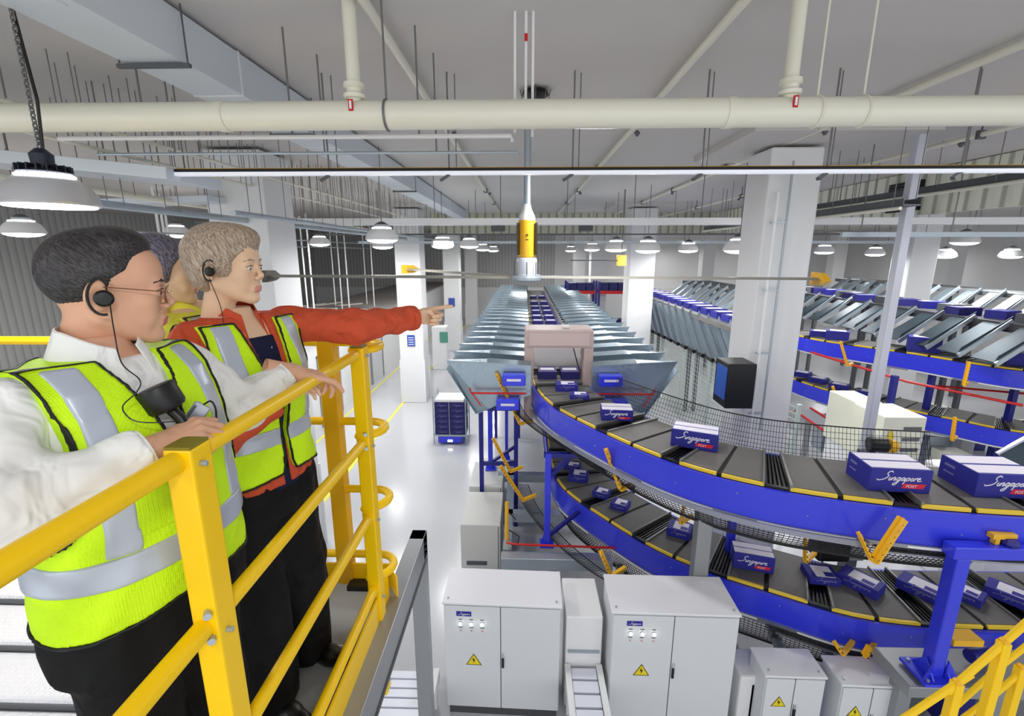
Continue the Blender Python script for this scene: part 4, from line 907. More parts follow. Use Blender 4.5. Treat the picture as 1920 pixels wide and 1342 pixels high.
# ================================================================ RIGHT HAND SORTERS
# slanted chutes left of the big column
def side_chute(xa, za, xb, zb_, y, label, group, dy=0.30, m=SHT, strut=False):
    r = thing('sorting_chute', label, 'chute', (xa, y, za), group)
    MB().prism([(xa, y, za), (xa + 0.02, y, za + 0.12), (xb + 0.05, y, zb_ + 0.12), (xb, y, zb_)], (0, 0.014, 0)).build('side_panel', m, r)
    MB().prism([(xa, y, za), (xb, y, zb_), (xb, y + dy, zb_), (xa, y + dy, za)], (0, 0, 0.012)).build('slide', m, r)
    if not strut: MB().tube([(xb, y - 0.01, zb_ + 0.02), (xb, y + dy, zb_ + 0.02)], 0.045, 10).build('end_roller', BLK, r)
    else: MB().bar((xa, y - 0.02, za + 0.05), (xb, y - 0.02, zb_ - 0.02), 0.03, 0.07).build('strut', GALV, r)
    return r
for i in range(14):
    y = 8.1 + 0.44 * i; sh = 0.0
    side_chute(3.52 - 0.02 * i, ZC - 1.25, 3.95 - 0.035 * i, ZC - 2.18, y, 'steep sheet metal chute left of the big right column, %s from the column' % ordw(i).replace('nearest', 'first'), 'steep chutes left of the big right column')
def deck_legs(dk_, x0, x1, y0, y1, zt):
    for y in (y0 + 0.3, (y0 + y1) / 2, y1 - 0.3):
        for x in (x0, x1): MB().box((x, y, zt / 2), (0.08, 0.08, zt)).build('leg', GRYD, dk_)
q = MB().box((3.95, 11.6, ZC - 1.28), (0.95, 8.0, 0.08)); dk_ = solo(q, 'sorter_deck', BELT, 'grey sorter deck above the steep chutes left of the big column', 'deck'); deck_legs(dk_, 4.15, 4.35, 7.8, 15.4, ZC - 1.32)
for i in range(13):
    y = 8.6 + 0.52 * i
    r = thing('parcel_carton', 'blue carton on the deck above the steep chutes, %s from the big column' % ordw(i).replace('nearest', 'first'), 'carton', (3.86, y, ZC - 1.24), 'cartons above the steep chutes')
    MB().box((3.86, y, ZC - 1.24 + 0.06), (0.42, 0.34, 0.12)).build('carton_body', CTN, r); MB().box((3.86, y, ZC - 1.117), (0.3, 0.2, 0.004)).build('address_label', LBL, r)
# wire mesh fence below them
FNC = mat('mesh_fence_wire', (0.72, 0.77, 0.74), 0.4, 0.3)
fn = thing('mesh_fence', 'pale wire mesh fence below the steep chutes', 'fence', (3.98, 10, 0))
q = MB(); n = 60; rows = 18; vs = []; fs = []
for i in range(n + 1):
    for j in range(rows + 1): vs.append((4.0 - 0.30 * i / n, 6.6 + 7.5 * i / n, 0.05 + 1.72 * j / rows))
for i in range(n):
    for j in range(rows): a = i * (rows + 1) + j; fs.append((a, a + 1, a + rows + 2, a + rows + 1))
q.add(vs, fs); o = q.build('mesh', FNC, fn); wf = o.modifiers.new('wire', 'WIREFRAME'); wf.thickness = 0.012; wf.use_even_offset = False; o['kind'] = 'stuff'
for i in range(6): MB().box((4.0 - 0.06 * i, 6.6 + 1.5 * i, 0.92), (0.05, 0.05, 1.84)).build('post', FNC, fn)
# chutes right of the big column
for i in range(12):
    y = 7.0 + 0.62 * i
    side_chute(7.75, ZC - 1.12, 7.02, ZC - 1.62, y, 'dark slanted chute right of the big column, %s from the right edge' % ordw(i).replace('nearest', 'first'), 'slanted chutes right of the big column', dy=0.4, m=mat('dark_sheet', (0.24, 0.29, 0.32), 0.45, 0.5), strut=True)
q = MB().box((8.25, 10.6, ZC - 1.18), (1.1, 8.4, 0.14)); dk_ = solo(q, 'sorter_deck', mat('deck_dark', (0.25, 0.25, 0.27), 0.6), 'dark sorter deck running away behind the slanted chutes at the right', 'deck'); deck_legs(dk_, 8.4, 8.75, 9.0, 14.6, ZC - 1.25)
random.seed(5)
for i in range(16):
    y = 7.2 + 0.5 * i
    r = thing('parcel_carton', 'dark parcel on the deck behind the slanted chutes, %s from the right edge' % ordw(i).replace('nearest', 'first'), 'carton', (8.1, y, ZC - 1.11), 'parcels behind the slanted chutes')
    MB().box((8.1 + random.uniform(-.15, .15), y, ZC - 1.11 + 0.07), (0.4, 0.3, 0.14), rz=random.uniform(-.4, .4)).build('carton_body', [CTND, GRYD, CTN][i % 3], r)
    if i % 2: MB().box((8.1, y, ZC - 0.965), (0.2, 0.14, 0.004)).build('address_label', LBL, r)
# far rows further back to the right
for j, (x, z, y0, n, nm) in enumerate(((11.3, ZC - 0.95, 9.0, 14, 'behind the dark deck'), (5.6, ZC - 1.0, 12.0, 8, 'far back left of the big column'))):
    q = MB().box((x + 0.45, y0 + n * 0.3, z - 0.04), (0.95, n * 0.62, 0.1)); dk_ = solo(q, 'sorter_deck', GRYD, 'far sorter deck ' + nm, 'deck'); deck_legs(dk_, x + 0.2, x + 0.8, y0, y0 + n * 0.58, z - 0.1)
    for i in range(n):
        side_chute(x, z, x - 0.7, z - 0.55, y0 + 0.6 * i, 'far galvanised chute %s, %s of its row' % (nm, ordw(i).replace('nearest', 'first')), 'far chutes ' + nm, dy=0.35, m=SHT, strut=True)
# far right blue conveyors
eA = [(5.75, 10.6), (5.88, 9.6), (6.35, 8.6), (7.1, 7.75), (8.3, 6.95), (10.0, 6.3)]
q0 = [atZ(1525, 634, -1.75), atZ(1620, 648, -1.75), atZ(1720, 662, -1.75), atZ(1820, 678, -1.75), atZ(1925, 692, -1.75)]
eA = [(q0[0].x - 0.1, q0[0].y + 1.2)] + [(p.x, p.y) for p in q0] + [(q0[-1].x + 1.2, q0[-1].y - 0.6)]
cA, ptsA, atA, cumA = conveyor('far blue conveyor at the right below the slanted chutes, upper of two', eA, ZU)
q1 = [atZ(1508, 716, -2.75), atZ(1590, 740, -2.75), atZ(1700, 766, -2.75), atZ(1800, 786, -2.75), atZ(1905, 806, -2.75)]
eB = [(q1[0].x - 0.1, q1[0].y + 1.2)] + [(p.x, p.y) for p in q1] + [(q1[-1].x + 1.2, q1[-1].y - 0.6)]
cB, ptsB, atB, cumB = conveyor('far blue conveyor at the right, lower of two, behind the cream cabinets', eB, ZC - 2.75)
def on_path(at_, s, off, z, d, rz, label, group):
    p, n = at_(s); r = thing('parcel_carton', label, 'carton', (0, 0, 0), group); L, W, H = d
    MB().box((0, 0, H / 2), (L, W, H)).build('carton_body', CTN, r, bevel=0.004); MB().box((0, 0, H + 0.001), (L * 0.7, W * 0.7, 0.002)).build('address_label', LBL, r)
    r.location = (p.x + n.x * off, p.y + n.y * off, z); r.rotation_euler = (0, 0, rz)
for s, lab, d in ((1.5, 'blue carton on the far upper conveyor close right of the big column', (0.4, 0.3, 0.18)), (1.0, 'white labelled parcel on the far upper conveyor half behind the big column', (0.4, 0.3, 0.12)), (2.9, 'large blue carton on the far upper conveyor behind the slim post', (0.46, 0.34, 0.26)), (cumA[-1] - 1.3, 'blue carton on the far upper conveyor at the right edge', (0.36, 0.3, 0.2))):
    on_path(atA, s, 0.35, ZU, d, -0.6, lab, 'cartons on the far upper conveyor')
for s, lab in ((0.7, 'parcel on the far lower conveyor, leftmost of four'), (1.25, 'parcel on the far lower conveyor, second of four'), (1.8, 'parcel on the far lower conveyor, third of four'), (2.4, 'parcel on the far lower conveyor, rightmost of four')):
    on_path(atB, s, 0.3, ZC - 2.75, (0.34, 0.26, 0.1), -0.8, lab, 'parcels on the far lower conveyor')
for px, py, Y, z1, lab in ((1668, 760, 7.6, -1.98, 'blue support post under the far upper conveyor, left'), (1735, 770, 8.2, -2.05, 'dark blue support post under the far upper conveyor, middle'), (1888, 790, 7.6, -2.05, 'dark blue support post under the far upper conveyor, right')):
    p = atY(px, py, Y); q = MB().box((p.x, Y, (ZC + z1) / 2), (0.08, 0.08, ZC + z1)); solo(q, 'support_post', BLUD, lab, 'post', 'blue conveyor supports')
for px0, py0, px1, py1, Y, lab in ((1577, 640, 1590, 685, 8.5, 'yellow arm beneath the far upper conveyor, left'), (1818, 678, 1808, 722, 7.4, 'yellow arm beneath the far upper conveyor, right'), (1562, 724, 1576, 764, 8.0, 'yellow arm beneath the far lower conveyor, left'), (1792, 782, 1786, 825, 7.0, 'yellow arm beneath the far lower conveyor, right')):
    arm(px0, py0, px1, py1, Y - 0.3, lab, w=0.05)
q = thing('air_line', 'long red air line running beneath the far upper conveyor', 'pipe', (6.5, 8, ZC - 2.1))
MB().tube([atY(1520, 660, 9.3), atY(1700, 715, 8.0), atY(1918, 760, 6.9)], 0.022, 8).build('tube', RED, q, smooth=True)
MB().tube([atY(1740, 722, 8.3), atY(1925, 738, 7.6)], 0.018, 8).build('tube', RED, q, smooth=True)
# long low conveyor with red edge running away right of column
q = thing('belt_conveyor', 'low grey belt conveyor with red edges behind the net right of the big column', 'conveyor', (4, 6.5, 1.0))
A = atZ(1505, 770, -3.0); B = atZ(1610, 840, -3.0); A2 = atZ(1505, 800, -3.0)
MB().bar(A, B, 0.30, 0.06).build('belt', GRY, q)
MB().bar(A + Vector((-0.2, -.1, 0.03)), B + Vector((-0.2, -.1, 0.03)), 0.03, 0.03).bar(A + Vector((0.2, .1, 0.03)), B + Vector((0.2, .1, 0.03)), 0.03, 0.03).build('edge_guard', RED, q)
for t in (0.15, 0.85):
    p = A.lerp(B, t); MB().box((p.x, p.y, p.z / 2), (0.08, 0.08, p.z)).build('leg', GRY, q)
# cream cabinets right
for x0, y0, x1, y1, zt, H, lab in ((1605, 742, 1652, 758, -2.55, 0.75, 'cream control cabinet behind the slim grey post, rear of the two'), (1660, 770, 1735, 790, -2.50, 0.85, 'cream control cabinet with louvres right of the slim grey post, front of the two')):
    Y = 6.6 if x0 < 1650 else 6.0
    p = atY(x0, y0 + 12, Y); p_ = atY(x1, y1 + 12, Y); W = p_.x - p.x; z0 = p.z - H
    r = thing('control_cabinet', lab, 'cabinet', (p.x, Y, z0))
    MB().box((p.x + W / 2, Y + 0.3, p.z - H / 2), (W, 0.6, H)).build('body', CAB2, r, bevel=0.008)
    q = MB()
    for k in range(3): q.box((p.x + W * 0.7, Y - 0.004, p.z - 0.16 - 0.15 * k), (W * 0.42, 0.008, 0.05))
    q.build('louvre', GRYD, r)
    MB().prism([(p.x + W * 0.1, Y - 0.006, p.z - 0.3), (p.x + W * 0.3, Y - 0.006, p.z - 0.3), (p.x + W * 0.2, Y - 0.006, p.z - 0.16)], (0, -0.002, 0)).build('hazard_sign', TRI, r)
    MB().box((p.x + W / 2, Y + 0.3, z0 / 2), (W * 0.9, 0.5, z0)).build('stand', WHT, r)
# white housing right of cabinets + dark glass corner
q = MB().box((5.45, 5.5, 0.7), (0.55, 0.5, 1.4)); r = solo(q, 'machine_housing', WHT, 'white housing with a red stripe behind the two large cartons', 'housing', bevel=0.02)
MB().box((5.45, 5.245, 1.2), (0.54, 0.012, 0.05)).build('red_stripe', RED, r)
a = atY(1870, 850, 4.4); b = atY(1925, 820, 4.4); c = atY(1935, 870, 4.4)
q = MB().prism([a, b, atY(1990, 860, 4.4), atY(1990, 900, 4.4), atY(1900, 872, 4.4)], (0, 0.03, 0)); r = solo(q, 'glass_panel', mat('tinted_panel', (0.25, 0.33, 0.35), 0.15), 'dark tinted panel with a white edge at the right border', 'panel')
MB().bar(a, b, 0.03, 0.02).build('white_edge', WHT, r)
# wire frames / cable clutter on the floor right
r = thing('equipment_pallet', 'pale clutter of wire frames below the far conveyors', 'machinery', (7.2, 8.0, 0))
random.seed(3)
for k in range(26):
    x = random.uniform(6.2, 9.5); y = random.uniform(7.6, 9.6); h = random.uniform(0.4, 1.0)
    MB().box((x, y, h / 2), (random.uniform(0.1, 0.5), random.uniform(0.1, 0.4), h)).build('crate', [WHT, GALV, CAB2, BLUD][k % 4], r)
q = thing('motor', 'black and yellow motor behind the large cartons', 'motor', (3.9, 4.6, 2.0))
p = atY(1628, 832, 4.7)
MB().lathe([(0.07, 0), (0.08, 0.03), (0.08, 0.16), (0.05, 0.18)], p, (1, -0.2, 0), 16).build('motor_body', BLK, q, smooth=True)
MB().lathe([(0.07, 0), (0.07, 0.06), (0.03, 0.1)], p + Vector((0.18, -0.03, 0)), (1, -0.2, -0.3), 16).build('gear_cap', ORG, q, smooth=True)
MB().box((p.x, p.y, p.z / 2 - 0.04), (0.12, 0.12, p.z - 0.08)).build('stand', GRYD, q)
# ---------------------------------------------------------------- distant red and blue racks behind the central sorter
for j, (px, lab) in enumerate(((1090, 'distant red and blue pallet rack left of the far bright column'), (1150, 'distant red and blue pallet rack right of the far bright column'))):
    Y = 18.0; p = atY(px, 560, Y); r = thing('pallet_rack', lab, 'rack', (p.x, Y, 0))
    w_ = 0.55
    q = MB()
    for sx in (-w_, w_):
        for sy in (0, 0.7): q.box((p.x + sx, Y + sy, 1.45), (0.07, 0.07, 2.9))
    q.build_each('upright', BLUD, r, 8)
    q = MB()
    for z in (1.1, 2.5): q.box((p.x, Y, z), (w_ * 2, 0.06, 0.12)).box((p.x, Y + 0.7, z), (w_ * 2, 0.06, 0.12))
    q.build_each('beam', RED, r, 8)
    for z, nm in ((1.16, 'lower'), (2.56, 'upper')):
        for k in range(3):
            o = MB().box((p.x - 0.34 + k * 0.34, Y + 0.35, z + 0.14), (0.3, 0.5, 0.28)); solo(o, 'parcel_carton', CTND, 'blue carton on the %s shelf of the %s distant rack, %s' % (nm, ['left', 'right'][j], ['left end', 'middle', 'right end'][k]), 'carton', 'cartons on the distant racks')
p = atY(1165, 488, 9.4); q = thing('camera_box', 'small yellow box hanging under the far lamp right of the fan motor', 'box', (p.x, 9.4, p.z))
MB().box(p, (0.16, 0.16, 0.2)).build('housing', ORG, q); MB().tube([p, (p.x, p.y, CEIL)], 0.008, 6).build('suspension', ROD, q); MB().tube([p + Vector((-1.0, 0, -0.0)), p], 0.012, 6).build('arm', GRYD, q)
# white poles on the roof of the service rooms at the left, grey storage on it
random.seed(11)
rp = thing('roof_rail', 'row of thin white poles standing on the roof of the white rooms at the left', 'rail', (-5.5, 10, 2.22), None)
for k in range(14):
    y = 6.5 + 0.75 * k; x = -5.0 - (k % 3) * 0.5
    MB().tube([(x, y, 2.22), (x, y, CEIL - 0.3)], 0.018, 6).build('pole', WHT, rp)
MB().tube([(-5.0, 6.0, ZC + 0.25), (-5.0, 17, ZC + 0.25)], 0.015, 6).tube([(-5.5, 6.0, ZC + 0.12), (-5.5, 17, ZC + 0.12)], 0.015, 6).build('top_rail', GALV, rp)
cl = thing('stored_timber', 'jumble of grey boards stored on the roof of the white rooms', 'boards', (-5.9, 9, 2.22))
for k in range(40):
    x = random.uniform(-6.9, -4.9); y = random.uniform(6.5, 15); a = random.uniform(-1.2, 1.2)
    MB().box((x, y, 2.26 + random.uniform(0, 0.12)), (random.uniform(0.6, 1.4), 0.10, 0.03), rz=a).build('board', [mat('old_board', (0.45, 0.42, 0.40), 0.8), mat('pale_board', (0.72, 0.70, 0.67), 0.8)][k % 2], cl)
# ================================================================ VIEWING PLATFORM AND YELLOW GUARDRAILS
ZP = ZC - 1.60                                   # platform level
RX = -0.655
DK = mat('grey_deck_vinyl', (0.56, 0.57, 0.57), 0.45, 0, 0.05, 40, 0.06, 6)
pl = thing('viewing_platform', 'grey steel viewing platform on which the three people stand', 'platform', (-1.6, 0.8, ZP))
MB().box((-1.75, 0.35, ZP - 0.03), (2.14, 3.5, 0.06)).build('deck_plate', DK, pl)
q = MB()
for y in (0.5, 1.0, 1.62): q.box((-1.75, y, ZP + 0.0015), (2.1, 0.006, 0.003))
q.box((-1.02, 0.5, ZP + 0.0015), (0.006, 2.8, 0.003)); q.build('deck_seam', LBL, pl)
MB().box((-0.615, 0.75, ZP - 0.085), (0.085, 3.45, 0.15)).build('edge_beam', GRY, pl, bevel=0.004)
MB().box((-0.615, 2.43, (ZP - 0.01) / 2), (0.085, 0.095, ZP - 0.01)).build('corner_post', GRY, pl, bevel=0.004)
MB().box((-0.615, 0.75, ZP - 0.17), (0.10, 3.35, 0.014)).build('beam_flange', GRYD, pl)
q = MB()
for k in range(3): q.lathe([(0.011, 0), (0.009, 0.012)], (-0.572, 2.40, ZP - 0.05 - 0.035 * k), (1, 0, 0), 6)
q.build('beam_bolt', BLK, pl)
# diamond plate treads behind the man
def tread_mat():
    m = mat('white_diamond_plate', (0.90, 0.90, 0.92), 0.3, 0.1); nt = m.node_tree; b = nt.nodes['Principled BSDF']
    tc = nt.nodes.new('ShaderNodeTexCoord'); v = nt.nodes.new('ShaderNodeTexVoronoi'); v.inputs['Scale'].default_value = 55; v.inputs['Randomness'].default_value = 0.25
    nt.links.new(tc.outputs['Object'], v.inputs['Vector'])
    bp = nt.nodes.new('ShaderNodeBump'); bp.inputs['Strength'].default_value = 0.8; bp.inputs['Distance'].default_value = 0.006
    nt.links.new(v.outputs['Distance'], bp.inputs['Height']); nt.links.new(bp.outputs[0], b.inputs['Normal']); return m
TRD = tread_mat()
st = thing('tread_steps', 'white diamond plate steps at the lower left behind the man', 'steps', (-1.9, 1.3, ZP))
for k in range(6):
    y = 0.86 + 0.20 * k; z = ZP + 0.02 + 0.035 * k
    MB().box((-2.05, y + 0.10, z - 0.01), (1.6, 0.195, 0.05)).build('tread', TRD, st, bevel=0.012)
    MB().box((-2.05, y + 0.002, z - 0.03), (1.6, 0.01, 0.06)).build('riser_edge', GRYD, st)
# side guardrail
def rail(mb, a, b, r=0.0225): return mb.tube([a, b], r, 20)
DR = (0.39, 0.76, 1.10, 1.45)
g1 = thing('guardrail', 'yellow guardrail along the platform edge in front of the man', 'railing', (RX, 1.2, ZP - 0.4))
def square_post(mb, x, y, z0, z1, w=0.055, d=0.06): return mb.box((x, y, (z0 + z1) / 2), (w, d, z1 - z0))
Yp1, Yp2 = 0.835, 1.80
for y, z1 in ((Yp1, ZC - 0.365), (Yp2, ZC - 0.365)):
    p = square_post(MB(), RX, y, ZP - 0.42, z1).build('post', YEL, g1, bevel=0.005)
    MB().box((RX, y, z1 + 0.002), (0.05, 0.055, 0.006)).build('post_cap', mat('cap_olive', (0.50, 0.46, 0.12), 0.5), p)
    q = MB()
    for dz in (0.40, 0.78, 1.12, 1.5, 1.95): q.lathe([(0.006, 0), (0.006, 0.012), (0.003, 0.014)], (RX + 0.028, y - 0.008, ZC - dz), (1, 0, 0), 8)
    for dz in (0.72, 0.78): q.lathe([(0.008, 0), (0.008, 0.016)], (RX + 0.01, y - 0.03, ZC - dz), (0.6, -1, 0), 8)
    q.build('bolt', GALV, p, smooth=True)
for dz in (0.39, 0.76, 1.10, 1.45):
    rail(MB(), (RX, Yp1 + 0.03, ZC - dz), (RX, Yp2 - 0.02, ZC - dz), 0.019).build('rail', YEL, g1, smooth=True)
for dz in (0.39, 0.76, 1.10):
    rail(MB(), (RX - 0.005, -0.6, ZC - dz), (RX - 0.005, Yp1 - 0.02, ZC - dz), 0.0215).build('rail', YEL, g1, smooth=True)
MB().box((RX + 0.012, 1.05, ZP + 0.045), (0.008, 1.75, 0.13)).build('toe_board', YEL, g1)
# end guardrail with rounded corner loops
g2 = thing('guardrail', 'yellow guardrail across the far end of the platform with rounded corner loops', 'railing', (-1.7, 2.02, ZP - 0.05))
Ye = 2.02
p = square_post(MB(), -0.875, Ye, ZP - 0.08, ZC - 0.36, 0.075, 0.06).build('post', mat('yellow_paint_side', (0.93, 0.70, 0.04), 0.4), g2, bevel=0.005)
square_post(MB(), -2.6, Ye, ZP - 0.08, ZC - 0.36, 0.075, 0.06).build('post', YEL, g2, bevel=0.005)
for i, dz in enumerate(DR):
    pts = [(-2.8, Ye, ZC - dz), (-0.80, Ye, ZC - dz)]
    cx, cy, rr = -0.70, Ye - 0.085, 0.085
    for a in range(90, -91, -20): pts.append((cx + rr * math.cos(math.radians(a)), cy + rr * math.sin(math.radians(a)), ZC - dz))
    pts.append((RX - 0.0, Yp2 + 0.035, ZC - dz))
    MB().tube(pts, 0.0185, 14).build('rail', YEL, g2, smooth=True)
MB().box((-1.7, Ye - 0.012, ZP + 0.02), (2.1, 0.01, 0.17)).build('toe_board', YEL, g2)
MB().prism([(-0.66, Ye - 0.02, ZP + 0.1), (-0.60, Ye - 0.10, ZP + 0.1), (-0.60, Ye - 0.10, ZP - 0.09), (-0.66, Ye - 0.02, ZP - 0.09)], (0.004, 0.004, 0)).build('toe_corner', YEL, g2)
MB().box((-0.80, Ye - 0.05, ZP + 0.012), (0.10, 0.06, 0.025)).build('rubber_foot', BLK, g2)
# stair handrails bottom right
def stair_rail(Y, lines, posts, label, r=0.018):
    g = thing('stair_handrail', label, 'railing', tuple(atY(lines[0][0], lines[0][1], Y)))
    for x0, y0, x1, y1 in lines:
        a = atY(x0, y0, Y); b = atY(x1, y1, Y); d = (b - a)
        MB().tube([a - d * 0.25, b + d * 0.25], r, 14).build('rail', YEL, g, smooth=True)
    for x0, y0, x1, y1 in posts:
        a = atY(x0, y0, Y); zb_ = a.z - 0.75
        p = MB().box((a.x, Y, (a.z + zb_) / 2), (0.045, 0.045, a.z - zb_)).build('post', YEL, g, bevel=0.004)
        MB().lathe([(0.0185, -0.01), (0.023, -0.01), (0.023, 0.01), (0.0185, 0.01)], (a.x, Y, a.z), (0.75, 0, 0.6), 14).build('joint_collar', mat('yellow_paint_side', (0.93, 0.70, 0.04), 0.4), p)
    return g
stair_rail(2.1, [(1702, 1342, 1797, 1279), (1797, 1279, 1884, 1203), (1884, 1203, 1935, 1158)], [(1795, 1279, 1780, 1342), (1883, 1203, 1850, 1342)], 'yellow stair handrail climbing out of the bottom right corner, top rail of the nearer side')
stair_rail(2.35, [(1785, 1330, 1868, 1255), (1868, 1255, 1925, 1210), (1812, 1342, 1855, 1310), (1855, 1310, 1925, 1250)], [(1915, 1250, 1895, 1342)], 'yellow stair handrail behind the nearer one at the bottom right, lower rails', 0.016)
# ================================================================ ORGANIC SURFACES (signed distance fields turned into one skin)
def _cap(P, a, b, ra, rb):
    a = np.array(a, float); b = np.array(b, float); ab = b - a; t = np.clip(((P - a) @ ab) / max(ab @ ab, 1e-9), 0, 1)
    return np.linalg.norm(P - (a + t[..., None] * ab), axis=-1) - (ra + (rb - ra) * t)
def _ell(P, c, r, R=None):
    q = P - np.array(c, float)
    if R is not None: q = q @ np.array(R)
    r = np.array(r, float); k0 = np.linalg.norm(q / r, axis=-1); k1 = np.linalg.norm(q / (r * r), axis=-1)
    return k0 * (k0 - 1) / np.maximum(k1, 1e-6)
def smin(a, b, k):
    h = np.maximum(k - np.abs(a - b), 0) / k; return np.minimum(a, b) - h * h * k * 0.25
def smax(a, b, k): return -smin(-a, -b, k)
class Field:
    def __init__(s, lo, hi, h):
        s.lo = np.array(lo, float); s.h = h; n = np.ceil((np.array(hi) - s.lo) / h).astype(int) + 1; s.n = n
        g = [s.lo[i] + h * np.arange(n[i]) for i in range(3)]
        s.P = np.stack(np.meshgrid(*g, indexing='ij'), -1); s.D = np.full(tuple(n), 1.0)
    def _sl(s, lo, hi, pad):
        a = np.clip(np.floor((np.array(lo) - pad - s.lo) / s.h).astype(int), 0, s.n); b = np.clip(np.ceil((np.array(hi) + pad - s.lo) / s.h).astype(int) + 1, 0, s.n)
        return tuple(slice(int(a[i]), int(b[i])) for i in range(3))
    def cap(s, a, b, ra, rb=None, k=0.01, sub=False):
        rb = ra if rb is None else rb; m = max(ra, rb); sl = s._sl(np.minimum(a, b) - m, np.maximum(a, b) + m, k + 0.03)
        d = _cap(s.P[sl], a, b, ra, rb); s.D[sl] = smax(s.D[sl], -d, k) if sub else smin(s.D[sl], d, k); return s
    def chain(s, pts, rs, k=0.01):
        for i in range(len(pts) - 1): s.cap(pts[i], pts[i + 1], rs[i], rs[i + 1], k)
        return s
    def ell(s, c, r, R=None, k=0.01, sub=False):
        m = max(r); c = np.array(c, float); sl = s._sl(c - m, c + m, k + 0.03)
        d = _ell(s.P[sl], c, r, R); s.D[sl] = smax(s.D[sl], -d, k) if sub else smin(s.D[sl], d, k); return s
    def mesh(s): return surface_nets(s.D, s.lo, s.h)
def surface_nets(D, lo, h):
    s = D < 0; n = np.array(D.shape)
    c = np.zeros(n - 1, int)
    for i in (0, 1):
        for j in (0, 1):
            for k in (0, 1): c += s[i:n[0] - 1 + i, j:n[1] - 1 + j, k:n[2] - 1 + k]
    act = (c > 0) & (c < 8); ids = np.full(tuple(n - 1), -1); idx = np.argwhere(act); ids[act] = np.arange(len(idx))
    acc = np.zeros((len(idx), 3)); cnt = np.zeros(len(idx))
    offs = [(0, 0, 0), (1, 0, 0), (0, 1, 0), (1, 1, 0), (0, 0, 1), (1, 0, 1), (0, 1, 1), (1, 1, 1)]
    V = [D[idx[:, 0] + o[0], idx[:, 1] + o[1], idx[:, 2] + o[2]] for o in offs]
    for a in range(8):
        for b in range(a + 1, 8):
            df = np.abs(np.array(offs[a]) - np.array(offs[b]))
            if df.sum() != 1: continue
            m = (V[a] < 0) != (V[b] < 0); t = np.where(m, V[a] / np.where(m, V[a] - V[b], 1), 0)
            pos = np.array(offs[a]) + t[:, None] * (np.array(offs[b]) - np.array(offs[a])); acc[m] += pos[m]; cnt[m] += 1
    verts = lo + (idx + acc / cnt[:, None]) * h; faces = []
    for ax in range(3):
        o = [0, 0, 0]; o[ax] = 1; A = s[:n[0] - o[0], :n[1] - o[1], :n[2] - o[2]]; B = s[o[0]:, o[1]:, o[2]:]
        e = np.argwhere(A != B); u, v = [(1, 2), (2, 0), (0, 1)][ax]
        e = e[(e[:, u] > 0) & (e[:, v] > 0) & (e[:, u] < n[u] - 1) & (e[:, v] < n[v] - 1)]
        du = np.zeros(3, int); du[u] = 1; dv = np.zeros(3, int); dv[v] = 1
        q = [ids[tuple((e - x).T)] for x in (du + dv, dv, 0 * du, du)]
        fl = A[tuple(e.T)]; Q = np.stack(q, 1); Q[~fl] = Q[~fl][:, ::-1]; faces.append(Q)
    F = np.concatenate(faces); F = F[(F >= 0).all(1)]
    return verts, F
def skin(name, parts, mats, parent, base, matfn=None, smooth_it=0):
    """one mesh from several (verts, faces) already in world space"""
    V = []; Fs = []; n = 0
    for v, f in parts: V.append(v); Fs.append(f + n); n += len(v)
    V = np.concatenate(V) - np.array(base); Fs = np.concatenate(Fs)
    me = bpy.data.meshes.new(name); me.from_pydata(V.tolist(), [], Fs.tolist())
    for m in mats: me.materials.append(m)
    if matfn is not None:
        ctr = V[Fs].mean(1) + np.array(base); me.polygons.foreach_set('material_index', matfn(ctr).astype(int).tolist())
    me.polygons.foreach_set('use_smooth', [True] * len(me.polygons))
    o = bpy.data.objects.new(name, me); COL.objects.link(o)
    if parent is not None: o.parent = parent
    ORG_LOC[o.name] = Vector(base)
    if smooth_it:
        sm = o.modifiers.new('smooth', 'SMOOTH'); sm.iterations = smooth_it; sm.factor = 0.5
    return o
class Frame:
    """local to world: x forward, y left, z up"""
    def __init__(s, o, fwd, up=(0, 0, 1)):
        s.o = np.array(o, float); f = np.array(fwd, float); f /= np.linalg.norm(f); u = np.array(up, float); u -= f * (u @ f); u /= np.linalg.norm(u)
        s.R = np.stack([f, np.cross(u, f), u], 1)
    def w(s, p): return np.asarray(p, float) @ s.R.T + s.o
    def l(s, p): return (np.asarray(p, float) - s.o) @ s.R
    def wv(s, p): return Vector(s.w(p))
SKIN = mat('skin_warm', (0.86, 0.66, 0.54), 0.5, 0, 0.04, 120, 0.04, 14, spec=0.35)
SKIN2 = mat('skin_light', (0.90, 0.75, 0.62), 0.5, 0, 0.03, 120, 0.03, 14, spec=0.35)
LIP = mat('lip_rose', (0.74, 0.42, 0.40), 0.45); LIP2 = mat('lip_pink', (0.84, 0.56, 0.52), 0.45)
EYEW = mat('eye_white', (0.88, 0.86, 0.84), 0.25); IRIS = mat('eye_dark', (0.10, 0.07, 0.06), 0.15)
for m_ in (SKIN, SKIN2):
    b_ = m_.node_tree.nodes['Principled BSDF']; b_.inputs['Subsurface Weight'].default_value = 0.12; b_.inputs['Subsurface Radius'].default_value = (0.01, 0.004, 0.002); b_.inputs['Subsurface Scale'].default_value = 0.6
